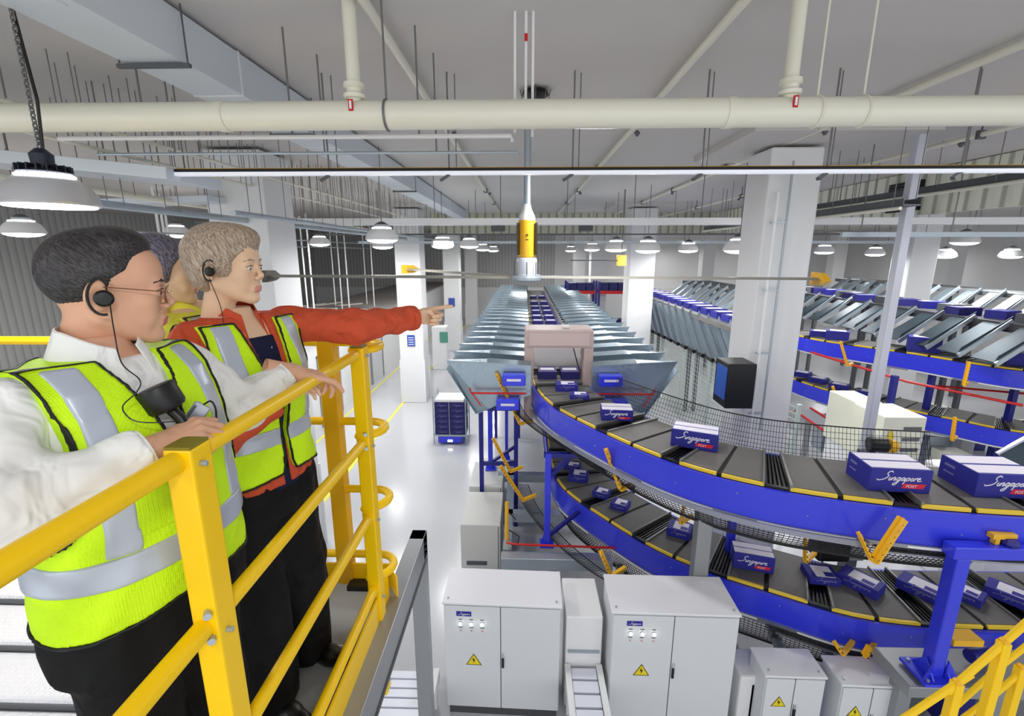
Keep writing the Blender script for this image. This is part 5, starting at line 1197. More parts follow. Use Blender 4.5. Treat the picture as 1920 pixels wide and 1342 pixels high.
def hair_mat(name, c1, c2, sc=330, rot=-35):
    m = mat(name, c1, 0.45); nt = m.node_tree; b = nt.nodes['Principled BSDF']; tc = nt.nodes.new('ShaderNodeTexCoord')
    mr_ = nt.nodes.new('ShaderNodeMapping'); mr_.inputs['Rotation'].default_value = (0, math.radians(rot), 0); nt.links.new(tc.outputs['Object'], mr_.inputs[0])
    mp = nt.nodes.new('ShaderNodeMapping'); mp.inputs['Scale'].default_value = (0.10, 1.0, 1.0); nt.links.new(mr_.outputs[0], mp.inputs[0])
    n = nt.nodes.new('ShaderNodeTexNoise'); n.inputs['Scale'].default_value = sc; n.inputs['Detail'].default_value = 5; nt.links.new(mp.outputs[0], n.inputs['Vector'])
    cr = nt.nodes.new('ShaderNodeValToRGB'); cr.color_ramp.elements[0].position = 0.38; cr.color_ramp.elements[1].position = 0.66
    cr.color_ramp.elements[0].color = (*[x ** 2.2 for x in c1], 1); cr.color_ramp.elements[1].color = (*[x ** 2.2 for x in c2], 1)
    nt.links.new(n.outputs['Fac'], cr.inputs[0]); nt.links.new(cr.outputs[0], b.inputs['Base Color'])
    bp = nt.nodes.new('ShaderNodeBump'); bp.inputs['Strength'].default_value = 0.5; bp.inputs['Distance'].default_value = 0.003
    nt.links.new(n.outputs['Fac'], bp.inputs['Height']); nt.links.new(bp.outputs[0], b.inputs['Normal']); return m
HAIR1 = hair_mat('black_hair', (0.07, 0.065, 0.07), (0.27, 0.25, 0.26)); HAIR2 = hair_mat('ash_blond_hair', (0.50, 0.43, 0.37), (0.78, 0.70, 0.61), 300, -60); HAIR3 = hair_mat('violet_grey_hair', (0.25, 0.22, 0.28), (0.52, 0.50, 0.56), 300, -50)
def cloth_mat(name, col, rough=0.8, bs=9, bst=0.5, weave=0.0):
    m = mat(name, col, rough, spec=0.25); nt = m.node_tree; b = nt.nodes['Principled BSDF']; tc = nt.nodes.new('ShaderNodeTexCoord')
    n = nt.nodes.new('ShaderNodeTexNoise'); n.inputs['Scale'].default_value = bs; n.inputs['Detail'].default_value = 2; n.inputs['Distortion'].default_value = 1.2
    nt.links.new(tc.outputs['Object'], n.inputs['Vector'])
    bp = nt.nodes.new('ShaderNodeBump'); bp.inputs['Strength'].default_value = bst; bp.inputs['Distance'].default_value = 0.03
    nt.links.new(n.outputs['Fac'], bp.inputs['Height'])
    if weave:
        v = nt.nodes.new('ShaderNodeTexVoronoi'); v.inputs['Scale'].default_value = weave; v.inputs['Randomness'].default_value = 0.1
        nt.links.new(tc.outputs['Object'], v.inputs['Vector']); bq = nt.nodes.new('ShaderNodeBump'); bq.inputs['Strength'].default_value = 0.5; bq.inputs['Distance'].default_value = 0.003
        nt.links.new(v.outputs['Distance'], bq.inputs['Height']); nt.links.new(bp.outputs[0], bq.inputs['Normal']); nt.links.new(bq.outputs[0], b.inputs['Normal'])
    else: nt.links.new(bp.outputs[0], b.inputs['Normal'])
    return m
SHIRT = cloth_mat('white_shirt_cotton', (0.93, 0.93, 0.92), 0.8, 11, 0.75); VEST = cloth_mat('lime_vest_fabric', (0.82, 1.0, 0.13), 0.6, 7, 0.35, 260)
REFL = mat('silver_reflective_tape', (0.72, 0.75, 0.80), 0.35, 0.2); TROU = cloth_mat('black_trouser_cloth', (0.085, 0.085, 0.09), 0.75, 6, 0.9)
RUST = cloth_mat('rust_jacket_cloth', (0.80, 0.33, 0.22), 0.8, 14, 0.6); NAVY = cloth_mat('navy_top', (0.12, 0.13, 0.24), 0.8, 10, 0.3); YELC = cloth_mat('yellow_vest_fabric', (0.90, 0.88, 0.30), 0.7, 8, 0.4)
PIPING = mat('black_piping', (0.05, 0.055, 0.07), 0.6); SHOE = mat('black_shoe_leather', (0.06, 0.06, 0.06), 0.35)
def head(fr, S, fem, hairkind, skin_m, lip_m, hair_m, person, base):
    """head about its centre; returns skin (verts, faces) in world space and builds hair, eyes, brows"""
    F = Field((-0.125, -0.105, -0.215), (0.135, 0.105, 0.135), 0.0028)
    w = 0.94 if fem else 1.0
    F.ell((-0.014, 0, 0.032), (0.096, 0.076, 0.086), k=0.001)
    F.ell((0.034, 0, -0.028), (0.056, 0.056 * w, 0.078), k=0.03)
    F.ell((0.058, 0, 0.048), (0.032, 0.050, 0.040), k=0.03)
    for s in (-1, 1):
        F.cap((-0.004, s * 0.054 * w, -0.052), (0.066, s * 0.014, -0.096 + 0.003 * fem), 0.019, 0.013, k=0.03)
        F.ell((0.064, s * 0.037, -0.020), (0.020, 0.019, 0.021), k=0.02)
        F.ell((0.069, s * 0.028, -0.050), (0.014, 0.016, 0.02), k=0.016)
    F.ell((0.079, 0, -0.096), (0.015, 0.017, 0.015), k=0.018)
    F.cap((0.080, -0.030, 0.022), (0.080, 0.030, 0.022), 0.011, k=0.014)
    for s in (-1, 1): F.ell((0.101, s * 0.032, 0.003), (0.016, 0.017, 0.0115), k=0.010, sub=True)
    for s in (-1, 1):
        F.ell((0.0795, s * 0.031, 0.004), (0.0145, 0.0165, 0.0135), k=0.005)
        F.ell((0.094, s * 0.032, 0.0015), (0.007, 0.0125, 0.0042), k=0.002, sub=True)
    F.cap((0.091, 0, 0.014), (0.1065, 0, -0.022), 0.0052, 0.0080, k=0.010)
    F.ell((0.1070, 0, -0.0200), (0.0075, 0.0090, 0.0068), k=0.007)
    for s in (-1, 1):
        F.ell((0.099, s * 0.0115, -0.030), (0.0085, 0.0062, 0.0062), k=0.005)
        F.ell((0.103, s * 0.007, -0.0385), (0.005, 0.0032, 0.004), k=0.002, sub=True)
    F.ell((0.083, 0, -0.062), (0.0165, 0.025, 0.020), k=0.012)
    F.cap((0.0945, -0.015, -0.058), (0.0945, 0.015, -0.058), 0.0038, k=0.005); F.ell((0.0975, 0, -0.0565), (0.0045, 0.009, 0.0042), k=0.004)
    F.cap((0.093, -0.013, -0.0685), (0.093, 0.013, -0.0685), 0.0050, k=0.005)
    F.cap((0.103, -0.02, -0.0632), (0.103, 0.02, -0.0632), 0.0016, k=0.003, sub=True)
    F.ell((0.095, 0, -0.079), (0.006, 0.014, 0.004), k=0.006, sub=True)
    for s in (-1, 1):
        R = Matrix.Rotation(math.radians(12), 3, 'Y') @ Matrix.Rotation(math.radians(s * -18), 3, 'Z')
        F.ell((-0.012, s * 0.083, -0.006), (0.0175, 0.0065, 0.0315), R, k=0.004)
        F.ell((-0.008, s * 0.0905, -0.004), (0.010, 0.0055, 0.021), R, k=0.003, sub=True)
        F.ell((-0.004, s * 0.084, -0.032), (0.008, 0.005, 0.009), R, k=0.003)
    F.cap((-0.022, 0, -0.055), (-0.052, 0, -0.20), 0.050 if not fem else 0.044, 0.056 if not fem else 0.048, k=0.03)
    v, f = F.mesh(); vw = fr.w(v * S)
    # hair
    H = Field((-0.15, -0.125, -0.13), (0.125, 0.125, 0.16), 0.003); P = H.P; x, y, z = P[..., 0], P[..., 1], P[..., 2]
    ang = np.arctan2(y, x); nz = 0.0007 * np.sin(46 * ang + 30 * z + 9 * x) + 0.0005 * np.sin(90 * ang - 60 * x + 40 * z) + 0.0005 * np.sin(150 * y + 80 * z)
    if hairkind == 'short':
        d = _ell(P, (-0.014, 0, 0.034), (0.1, 0.0785, 0.091)); d = smin(d, _ell(P, (0.022, 0, 0.098), (0.052, 0.054, 0.034)), 0.02)
        zm = np.interp(x, [-0.13, -0.085, -0.05, -0.028, -0.024, 0.006, 0.012, 0.036, 0.046, 0.066, 0.11], [-0.082, -0.082, -0.070, -0.03, 0.012, 0.000, 0.026, 0.046, 0.070, 0.088, 0.098])
        zm = zm + 0.03 * np.clip((np.abs(y) - 0.055) / 0.03, 0, 1) * (x > 0.05)
        d = np.maximum(d + nz * 0.6, (zm - z)); d = np.maximum(d, x - 0.088)
    elif hairkind == 'bob':
        d = _ell(P, (-0.020, 0, 0.034), (0.114, 0.094, 0.104)); d = smin(d, _ell(P, (-0.048, 0, -0.025), (0.058, 0.078, 0.062)), 0.03); d = smin(d, _ell(P, (0.035, 0.012, 0.092), (0.062, 0.066, 0.042)), 0.02)
        zm = np.interp(x, [-0.14, -0.08, -0.03, -0.022, 0.006, 0.012, 0.035, 0.055, 0.075, 0.095, 0.12], [-0.10, -0.10, -0.085, -0.02, 0.010, -0.030, -0.026, 0.002, 0.030, 0.052, 0.066])
        zm = zm + np.clip((-y - 0.0) / 0.06, -0.3, 1) * 0.022 * (x > 0.05)
        face = zm - z; d = np.maximum(d + nz, face)
    else:
        d = _ell(P, (-0.020, 0, 0.030), (0.112, 0.092, 0.102)); d = smin(d, _ell(P, (-0.05, 0, -0.02), (0.07, 0.084, 0.085)), 0.03)
        zm = np.interp(x, [-0.14, -0.06, -0.02, 0.01, 0.03, 0.045, 0.075, 0.095], [-0.11, -0.11, -0.10, -0.07, -0.03, 0.02, 0.065, 0.09])
        d = np.maximum(d + nz, zm - z)
    H.D = d; hv, hf = H.mesh()
    hair = skin('hair', [(fr.w(hv * S), hf)], [hair_m], person, base, smooth_it=1)
    # eyes, brows
    for s in (-1, 1):
        q = MB(); q.lathe([(0.0001, 0.0), (0.010, 0.002), (0.0118, 0.0075), (0.0095, 0.0135), (0.004, 0.0163), (0.0001, 0.0166)], (0.0755 * S, s * 0.0315 * S, 0.0025 * S), (1, 0, 0), 16)
        q.v = [fr.wv(p) for p in q.v]; e = q.build('eyeball', EYEW, person, smooth=True)
        q = MB(); q.lathe([(0.0066, -0.0010), (0.0060, 0.0008), (0.0035, 0.0020), (0.0001, 0.0026)], (0.0905 * S, (s * 0.0315 - 0.000) * S, 0.0015 * S), (1, 0, 0), 14); q.v = [fr.wv(p) for p in q.v]; q.build('iris', IRIS, e, smooth=True)
        q = MB(); q.tube([(0.093 * S, s * 0.019 * S, 0.0075 * S), (0.0955 * S, s * 0.031 * S, 0.0095 * S), (0.086 * S, s * 0.046 * S, 0.005 * S)], 0.0012, 6); q.v = [fr.wv(p) for p in q.v]; q.build('eyelash_line', IRIS, person)
        b = MB(); b.tube([(0.0950 * S, s * 0.015 * S, 0.0245 * S), (0.0925 * S, s * 0.031 * S, 0.0275 * S), (0.080 * S, s * 0.047 * S, 0.0215 * S)], 0.003, 8, radii=[0.0022, 0.0032, 0.0012]); b.v = [fr.wv(p) for p in b.v]; b.build('eyebrow', hair_m, person, smooth=True)
    def is_lip(c):
        l = fr.l(c) / S
        return (l[:, 0] > 0.0885) & (np.abs(l[:, 1]) < 0.0215 - 0.25 * np.abs(l[:, 2] + 0.0632)) & (l[:, 2] > -0.0755 + 6 * l[:, 1] ** 2) & (l[:, 2] < -0.0535 - 7 * l[:, 1] ** 2)
    return (vw, f), is_lip
def hand(fr, side, curls, S=1.0, thumb=((0.022, 0.026, -0.010), (0.048, 0.046, -0.020), (0.072, 0.056, -0.022)), spread=1.0, forearm=None):
    """fr: origin wrist, x to the fingers, z back of the hand; side +1 right hand (thumb to +y), -1 left; curls: per finger three bends (deg)"""
    F = Field((-0.075, -0.085, -0.12), (0.20, 0.085, 0.06), 0.0026); s = side
    base = [(0.086, 0.030, 0), (0.090, 0.010, 0.003), (0.086, -0.010, 0.001), (0.078, -0.028, -0.003)]
    for i, b in enumerate(base): F.cap((0.004, b[1] * 0.55 * s, -0.002), (b[0] - 0.004, b[1] * s, b[2] - 0.002), 0.0145, 0.0115, k=0.012)
    F.ell((0.040, 0.022 * s, -0.012), (0.030, 0.018, 0.016), k=0.014)
    F.cap((-0.07, 0, 0), (0.008, 0, 0), 0.0265, 0.0225, k=0.02)
    L = [(0.042, 0.026, 0.020), (0.046, 0.029, 0.021), (0.042, 0.027, 0.020), (0.033, 0.021, 0.018)]; R0 = [0.0092, 0.0094, 0.0090, 0.0080]
    for i, b in enumerate(base):
        p = np.array((b[0], b[1] * s, b[2])); a = 0.0; r = R0[i]; sp = (1.5 - i) * 0.06 * spread * s
        pts = [p]; rs = [r * 1.12]
        for j in range(3):
            a += math.radians(curls[i][j]); p = p + L[i][j] * np.array((math.cos(a) * math.cos(sp), math.sin(sp) * math.cos(a), -math.sin(a))); pts.append(p); rs.append(r * (1.0, 0.92, 0.80)[j])
        F.chain(pts, rs, k=0.004)
    t = [np.array((x, y * s, z)) for x, y, z in thumb]
    F.chain(t, [0.0125, 0.0105, 0.0085], k=0.006)
    v, f = F.mesh(); return fr.w(v * S), f
def limb(pts, rs, h=0.007, k=0.02):
    pts = [np.array(p, float) for p in pts]; m = max(rs) + 0.03
    F = Field(np.min(pts, 0) - m, np.max(pts, 0) + m, h); F.chain(pts, rs, k); return F
# ================================================================ THE THREE PEOPLE
def torso_d(P, prof, sh=0.0):
    z = P[..., 2]; pr = np.array(prof); cx = np.interp(z, pr[:, 0], pr[:, 1]); a = np.interp(z, pr[:, 0], pr[:, 2]); b = np.interp(z, pr[:, 0], pr[:, 3])
    r = (np.abs((P[..., 0] - cx) / a) ** 2.3 + np.abs(P[..., 1] / b) ** 2.3) ** (1 / 2.3)
    d = (r - 1) * np.minimum(a, b); sx, sy, sz = (-0.01, 0.178, 1.325) if prof is MANP else (-0.005, 0.158, 1.345)
    for s in (-1, 1): d = smin(d, _cap(P, (sx, s * 0.09, sz + 0.004), (sx, s * sy, sz), 0.050, 0.046), 0.04)
    return d
MANP = [(0.70, 0, .125, .175), (.80, 0, .135, .185), (.92, .010, .135, .18), (1.02, .015, .13, .172), (1.15, .010, .128, .178), (1.24, .003, .122, .182), (1.30, -.003, .11, .18), (1.345, -.010, .092, .155), (1.375, -.018, .072, .105), (1.40, -.025, .060, .068), (1.44, -.028, .05, .052), (1.6, -.028, .05, .05)]
WOMP = [(0.70, 0, .125, .165), (.82, 0, .13, .172), (.92, .005, .118, .160), (1.04, .008, .108, .145), (1.16, .015, .118, .152), (1.24, .012, .115, .158), (1.31, .0, .098, .158), (1.36, -.008, .080, .135), (1.395, -.015, .062, .092), (1.42, -.02, .052, .060), (1.46, -.025, .045, .047), (1.6, -.025, .045, .045)]
def wrinkle(F, amp, f=(40, 25, 55)):
    P = F.P; F.D = F.D + amp * (np.sin(P[..., 0] * f[0] + 2 * np.sin(P[..., 1] * 17)) * np.sin(P[..., 2] * f[2] + 2 * np.sin(P[..., 0] * 13)) + 0.6 * np.sin(P[..., 1] * f[1] * 1.7 + P[..., 2] * 31))
    return F
def region(fr, prof, off, lo, hi, h, fn, zlift=0.0, wr=0.0):
    """piece of cloth: the trunk grown by off, cut by the region function fn(P) < 0 (person space)"""
    F = Field(lo, hi, h); d = torso_d(F.P, prof) - off
    if wr: d = d + wr * (np.sin(F.P[..., 2] * 38 + 3 * np.sin(F.P[..., 1] * 21)) * np.sin(F.P[..., 1] * 33 + 5 * F.P[..., 0]) + .5 * np.sin(F.P[..., 2] * 70 + F.P[..., 0] * 40))
    F.D = np.maximum(d, fn(F.P)); v, f = F.mesh(); return fr.w(v), f
def arm_thr(z, k=0.0):
    return np.interp(z, [0.98, 1.03, 1.08, 1.16, 1.26, 1.34, 1.42], [0.30, 0.22, 0.188, 0.168, 0.160, 0.166, 0.166]) + k
def make_person(name_label, cat, fr, base, prof, headfr, S, fem, hairkind, sk, lp, hm, hands, inner_arms, legs):
    r = thing('person', name_label, 'person', base)
    (hv, hf), is_lip = head(headfr, S, fem, hairkind, sk, lp, hm, r, base)
    parts = [(hv, hf)] + [(v, f) for v, f in hands]
    F = Field((-0.16, -0.22, 0.70), (0.16, 0.22, 1.50), 0.009); F.D = torso_d(F.P, prof) + 0.006 + 0.014 * (F.P[..., 2] < 1.0); F.D = np.maximum(F.D, F.P[..., 2] - 1.43 + 0 * F.D); F.D = np.maximum(F.D, 0.72 - F.P[..., 2]); v, f = F.mesh(); parts.append((fr.w(v), f))
    for pts in inner_arms:
        F = limb(pts, [0.042, 0.036, 0.026][:len(pts)], 0.007); parts.append(F.mesh())
    for pts in legs:
        F = limb(pts, [0.062, 0.044, 0.032], 0.010); parts.append(F.mesh())
    skin('body', parts, [sk, lp], r, base, lambda c: is_lip(c))
    return r
def W(fr, *p): return fr.w(p)
# ---------------------------------------------------------------- the man
th = math.radians(-12)
mf = Frame((-0.875, 0.94, ZP), (math.cos(th), math.sin(th), 0)); mbase = (-0.875, 0.94, ZP)
mh = Frame((-0.888, 0.985, ZC - 0.078), (0.81, 0.57, -0.10))
shR = W(mf, -0.01, -0.178, 1.325); shL = W(mf, -0.01, 0.178, 1.325)
elR = np.array(atY(-18, 985, 0.64)); wrR = np.array(atY(290, 838, 0.84))
wrL = np.array(atY(545, 695, 1.36)); elL = np.array((-0.80, 1.24, ZC - 0.43))
hLfr = Frame(wrL, np.array((-0.655, 1.43, ZC - 0.40)) - wrL + np.array((0.02, 0, 0.015)), (0.1, -0.15, 1))
hL = hand(hLfr, -1, [(8, 22, 14), (26, 40, 22), (30, 46, 26), (34, 46, 28)], 0.98, thumb=((0.022, 0.026, -0.014), (0.052, 0.034, -0.034), (0.078, 0.030, -0.048)))
tgtR = np.array(atY(398, 790, 0.92))
hRfr = Frame(wrR, tgtR - wrR, (-0.35, -0.75, 0.62))
hR = hand(hRfr, 1, [(34, 58, 30), (44, 66, 36), (48, 68, 40), (52, 66, 40)], 0.95, thumb=((0.024, 0.028, -0.012), (0.056, 0.040, -0.028), (0.082, 0.030, -0.040)))
man = make_person('man with black hair and glasses in a white shirt and lime safety vest', 'person', mf, mbase, MANP, mh, 1.0, 0, 'short', SKIN, LIP, HAIR1, [hL, hR],
                  [[shR, elR, wrR], [shL, elL, wrL]], [[W(mf, 0, s * 0.085, 0.82), W(mf, 0.01, s * 0.095, 0.45), W(mf, -0.02, s * 0.10, 0.08)] for s in (-1, 1)])
# shirt: trunk + sleeves + collar
tr_ = region(mf, MANP, 0.006, (-0.17, -0.24, 0.76), (0.17, 0.24, 1.40), 0.007, lambda P: np.maximum(0.78 - P[..., 2], P[..., 2] - 1.385))
def sleeve(sh, el, wr, r0=0.062, r1=0.052, r2=0.040, cut=0.02, wa=0.0035, h=0.005, yoke=None):
    sh, el, wr = map(np.array, (sh, el, wr)); d = (wr - el) / np.linalg.norm(wr - el); e2 = wr - d * cut
    pts = ([np.array(yoke)] if yoke is not None else []) + [sh, el, e2]; rs = ([r0 * 0.9] if yoke is not None else []) + [r0, r1, r2]
    m = 0.09; F = Field(np.min(pts, 0) - m, np.max(pts, 0) + m, h); F.chain(pts, rs, 0.04); wrinkle(F, wa, (60, 45, 75))
    q = (F.P - e2) @ d; F.D = np.maximum(F.D, np.where((np.linalg.norm(F.P - e2, axis=-1) < 0.10), q - 0.0, -1)); return F.mesh()
skin('shirt', [tr_, sleeve(shR, elR, wrR, 0.062, 0.066, 0.049), sleeve(shL, elL, wrL, 0.060, 0.060, 0.046)], [SHIRT], man, mbase, smooth_it=1)
def cuff(name, el, wr, r, m, person, base, cut=0.02, L=0.055):
    el = np.array(el); wr = np.array(wr); d = (wr - el) / np.linalg.norm(wr - el); e = wr - d * (cut - 0.004)
    q = MB(); q.lathe([(r - 0.006, 0.0), (r, 0.001), (r + 0.003, -L * .5), (r + 0.001, -L), (r - 0.006, -L)], e, d, 28); return q.build(name, m, person, smooth=True)
cuff('cuff', elR, wrR, 0.046, SHIRT, man, mbase); cuff('cuff', elL, wrL, 0.044, SHIRT, man, mbase)
def collar(fr, prof_r, z0, z1, m, person, gap, lean=0.02, th_=0.004, cx=-0.022, rx=0.070, ry=0.070, flare=0.0, name='collar', dip=0.06, top_in=0.012):
    q = MB(); vs = []; N = 44
    for i in range(N + 1):
        a = math.radians(gap + (360 - 2 * gap) * i / N); ca, sa = math.cos(a), math.sin(a); fro = max(0, ca) ** 1.5
        for (z, r, o) in ((z1, -top_in, 0), (z1 - 0.002, -top_in + th_, 0), (z0, flare + th_, 1), (z0, flare, 1)):
            zz = z - dip * fro * (1.0 if o else 0.55) + lean * (0 if o else 1) * (-ca) * 0.4
            vs.append(fr.wv((cx + (rx + r) * ca + 0.035 * fro * (1 if o else 0.5), (ry + r) * sa, zz)))
    fs = []
    for i in range(N):
        for k in range(4): fs.append((i * 4 + k, i * 4 + (k + 1) % 4, (i + 1) * 4 + (k + 1) % 4, (i + 1) * 4 + k))
    fs += [(0, 1, 2, 3), (N * 4 + 3, N * 4 + 2, N * 4 + 1, N * 4)]
    q.add(vs, fs); return q.build(name, m, person, smooth=True)
collar(mf, None, 1.375, 1.445, SHIRT, man, 20, rx=0.072, ry=0.072, flare=0.016, dip=0.055)
# vest
def vest(fr, prof, person, base, hem, vn, off=0.020, col=VEST, tape_x=0.085, belt=(0.86, 0.91), h=0.005, wr=0.002, zip_open=False, extra=0.0, straps=True):
    lo = (-0.20, -0.26, hem - 0.03); hi = (0.20, 0.26, 1.44)
    def reg(P, k=0.0):
        x, y, z = P[..., 0], P[..., 1], P[..., 2]; d = np.maximum(hem + 0.02 * np.cos(y * 9) - 0.02 - z, z - 1.392)
        d = np.maximum(d, np.where(z > 0.98, np.abs(y) - arm_thr(z), -1)); d = np.maximum(d, np.where(x > -0.005, vn(z) - np.abs(y), -1)); d = np.maximum(d, np.where((x <= -0.005), (0.062 - np.abs(y)) * (z > 1.36) - (z <= 1.36), -1)); return d
    v = skin('safety_vest', [region(fr, prof, off, lo, hi, h, reg, wr=wr)], [col], person, base, smooth_it=3)
    h2 = 0.0042
    if straps:
        skin('reflective_tape', [region(fr, prof, off + 0.0035, lo, hi, h2, lambda P: np.maximum(reg(P) + 0.004, np.maximum(np.abs(np.abs(P[..., 1]) - np.interp(P[..., 2], [0.9, 1.1, 1.25, 1.4], [0.134, 0.130, 0.122, 0.118])) - 0.024, (belt[1] + 0.002) - P[..., 2])), wr=wr)], [REFL], v, base, smooth_it=1)
    skin('reflective_tape', [region(fr, prof, off + 0.0036, lo, hi, h2, lambda P: np.maximum(reg(P) + 0.004, np.abs(P[..., 2] - (belt[0] + belt[1]) / 2) - (belt[1] - belt[0]) / 2), wr=wr)], [REFL], v, base, smooth_it=1)
    def trim(P):
        g = reg(P); G = np.stack(np.gradient(np.clip(g, -0.05, 0.05), h2), -1); N = np.stack(np.gradient(torso_d(P, prof), h2), -1); N /= np.maximum(np.linalg.norm(N, axis=-1, keepdims=True), 1e-6)
        T = G - N * (G * N).sum(-1, keepdims=True); t = np.clip(np.linalg.norm(T, axis=-1), 0.12, 1.5); t[np.abs(g) > 0.03] = 0.12
        return np.maximum(np.abs(g) / t - 0.0042, (off - 0.004) - torso_d(P, prof))
    skin('black_trim', [region(fr, prof, off + 0.004, lo, hi, h2, trim, wr=wr)], [PIPING], v, base, smooth_it=6)
    return v
vM = vest(mf, MANP, man, mbase, 0.885, lambda z: np.interp(z, [0.7, 1.13, 1.17, 1.28, 1.40], [-0.02, -0.02, 0.004, 0.030, 0.066]), off=0.022, belt=(0.965, 1.025))
skin('vest_pocket', [region(mf, MANP, 0.0245, (0.0, -0.2, 0.8), (0.2, 0.2, 1.3), 0.005, lambda P: np.maximum(np.abs(P[..., 1] + 0.085) - 0.058, np.maximum(np.maximum(1.05 - P[..., 2], P[..., 2] - 1.15), 0.02 - P[..., 0])), wr=0.002)], [VEST], vM, mbase, smooth_it=1)
skin('zip', [region(mf, MANP, 0.027, (0.0, -0.05, 0.76), (0.2, 0.05, 1.2), 0.004, lambda P: np.maximum(np.abs(P[..., 1]) - 0.009, np.maximum(np.maximum(0.89 - P[..., 2], P[..., 2] - 1.15), 0.02 - P[..., 0])))], [PIPING], vM, mbase)
def legs_cloth(fr, person, base, ztop, prof, toff=0.012, spread=0.092, rk=(0.105, 0.085, 0.075), feet=((0, 0), (0, 0)), m=TROU, flare=0.0, floor_z=0.04):
    F = Field((-0.26, -0.30, 0.02), (0.30, 0.30, ztop + 0.03), 0.009)
    d = torso_d(F.P, prof) - toff; F.D = np.maximum(d, np.maximum(0.74 - F.P[..., 2], F.P[..., 2] - ztop))
    for s, (fx, fy) in zip((-1, 1), feet):
        F.cap((0, s * 0.085, 0.80), (0.012 + fx * .5, s * spread + fy * .5, 0.46), rk[0], rk[1], k=0.05); F.cap((0.012 + fx * .5, s * spread + fy * .5, 0.46), (fx - 0.01, s * spread + fy, 0.06), rk[1], rk[2], k=0.02)
    F.D = F.D + 0.004 * np.sin(F.P[..., 2] * 20 + 4 * np.sin(F.P[..., 1] * 14)) * np.sin(F.P[..., 0] * 30 + F.P[..., 2] * 9) + 0.0035 * np.sin(F.P[..., 1] * 75 + F.P[..., 2] * 5)
    F.D = np.maximum(F.D, floor_z - F.P[..., 2]); v, f = F.mesh(); skin('trousers', [(fr.w(v), f)], [m], person, base, smooth_it=2)
    for s, (fx, fy) in zip((-1, 1), feet):
        G = Field((fx - 0.12, s * spread + fy - 0.08, -0.005), (fx + 0.24, s * spread + fy + 0.08, 0.12), 0.006)
        G.cap((fx - 0.045, s * spread + fy, 0.042), (fx + 0.10, s * (spread + 0.01) + fy, 0.034), 0.040, 0.036, k=0.02).cap((fx + 0.10, s * (spread + .01) + fy, 0.034), (fx + 0.165, s * (spread + .012) + fy, 0.030), 0.036, 0.030, k=0.02)
        G.D = np.maximum(G.D, 0.003 - G.P[..., 2]); v, f = G.mesh(); skin('shoe', [(fr.w(v), f)], [SHOE], person, base)
legs_cloth(mf, man, mbase, 0.90, MANP)
# glasses and earpiece
def glasses(fr, person, S=1.0):
    g = MB()
    for s in (-1, 1):
        c = (0.104, s * 0.033, -0.004); g.tube([(c[0] - 0.006 * abs(math.cos(a)) * (1), c[1] + 0.0225 * math.cos(a), c[2] + 0.0185 * math.sin(a)) for a in [math.radians(t) for t in range(0, 361, 20)]], 0.0011, 6, cap=False)
        g.tube([(0.097, s * 0.055, 0.004), (0.085, s * 0.072, 0.006), (0.0, s * 0.083, 0.010), (-0.022, s * 0.084, -0.012)], 0.0013, 6)
    g.tube([(0.104, -0.0105, 0.0), (0.1085, 0, 0.003), (0.104, 0.0105, 0.0)], 0.0011, 6)
    g.v = [fr.wv(p * S) for p in g.v]; o = g.build('glasses', mat('gold_wire', (0.62, 0.45, 0.36), 0.3, 0.8), person, smooth=True)
    l = MB()
    for s in (-1, 1): l.lathe([(0.0001, 0), (0.0215, 0.0002)], (0.1025, s * 0.033, -0.004), (1, 0, 0), 20)
    l.v = [fr.wv(p * S) for p in l.v]; gm = mat('lens_glass', (1, 1, 1), 0.02); gb = gm.node_tree.nodes['Principled BSDF']; gb.inputs['Transmission Weight'].default_value = 1.0; gb.inputs['IOR'].default_value = 1.05
    l.build('lens', gm, o)
glasses(mh, man)
def earpiece(fr, person, side, S=1.0, big=1.0):
    y = side
    e = MB(); e.lathe([(0.008, 0.0), (0.0155 * big, 0.002), (0.0165 * big, 0.009), (0.012 * big, 0.014), (0.0001, 0.0155)], (0.002, y * 0.088, -0.012), (0.15, y, 0.05), 20)
    e.tube([(0.002 + 0.024 * big * math.cos(a), y * (0.094 - 0.004 * math.sin(a)), -0.008 + 0.036 * big * math.sin(a)) for a in [math.radians(t) for t in range(60, 300, 15)]], 0.0026, 8)
    e.v = [fr.wv(p * S) for p in e.v]; return e.build('earpiece', BLK, person, smooth=True)
ep = earpiece(mh, man, -1)
def cord(pts, person_or_none, label=None, r=0.0012, nm='earpiece_cord'):
    P3 = [Vector(p) for p in pts]; out = []
    Q = [P3[0] * 2 - P3[1]] + P3 + [P3[-1] * 2 - P3[-2]]
    for i in range(1, len(Q) - 2):
        for k in range(8):
            t = k / 8; a, b, c, d = Q[i - 1:i + 3]; out.append(0.5 * ((2 * b) + (c - a) * t + (2 * a - 5 * b + 4 * c - d) * t * t + (3 * b - a - 3 * c + d) * t ** 3))
    out.append(P3[-1]); q = MB().tube(out, r, 6); return q.build(nm, BLK, person_or_none, smooth=True)
cord([mh.wv((0.012, -0.098, -0.018)), atY(214, 620, 0.885), atY(228, 680, 0.86), atY(262, 712, 0.85), atY(256, 735, 0.84), atY(230, 762, 0.82), atY(245, 785, 0.82), atY(275, 792, 0.83), atY(330, 790, 0.86)], man)
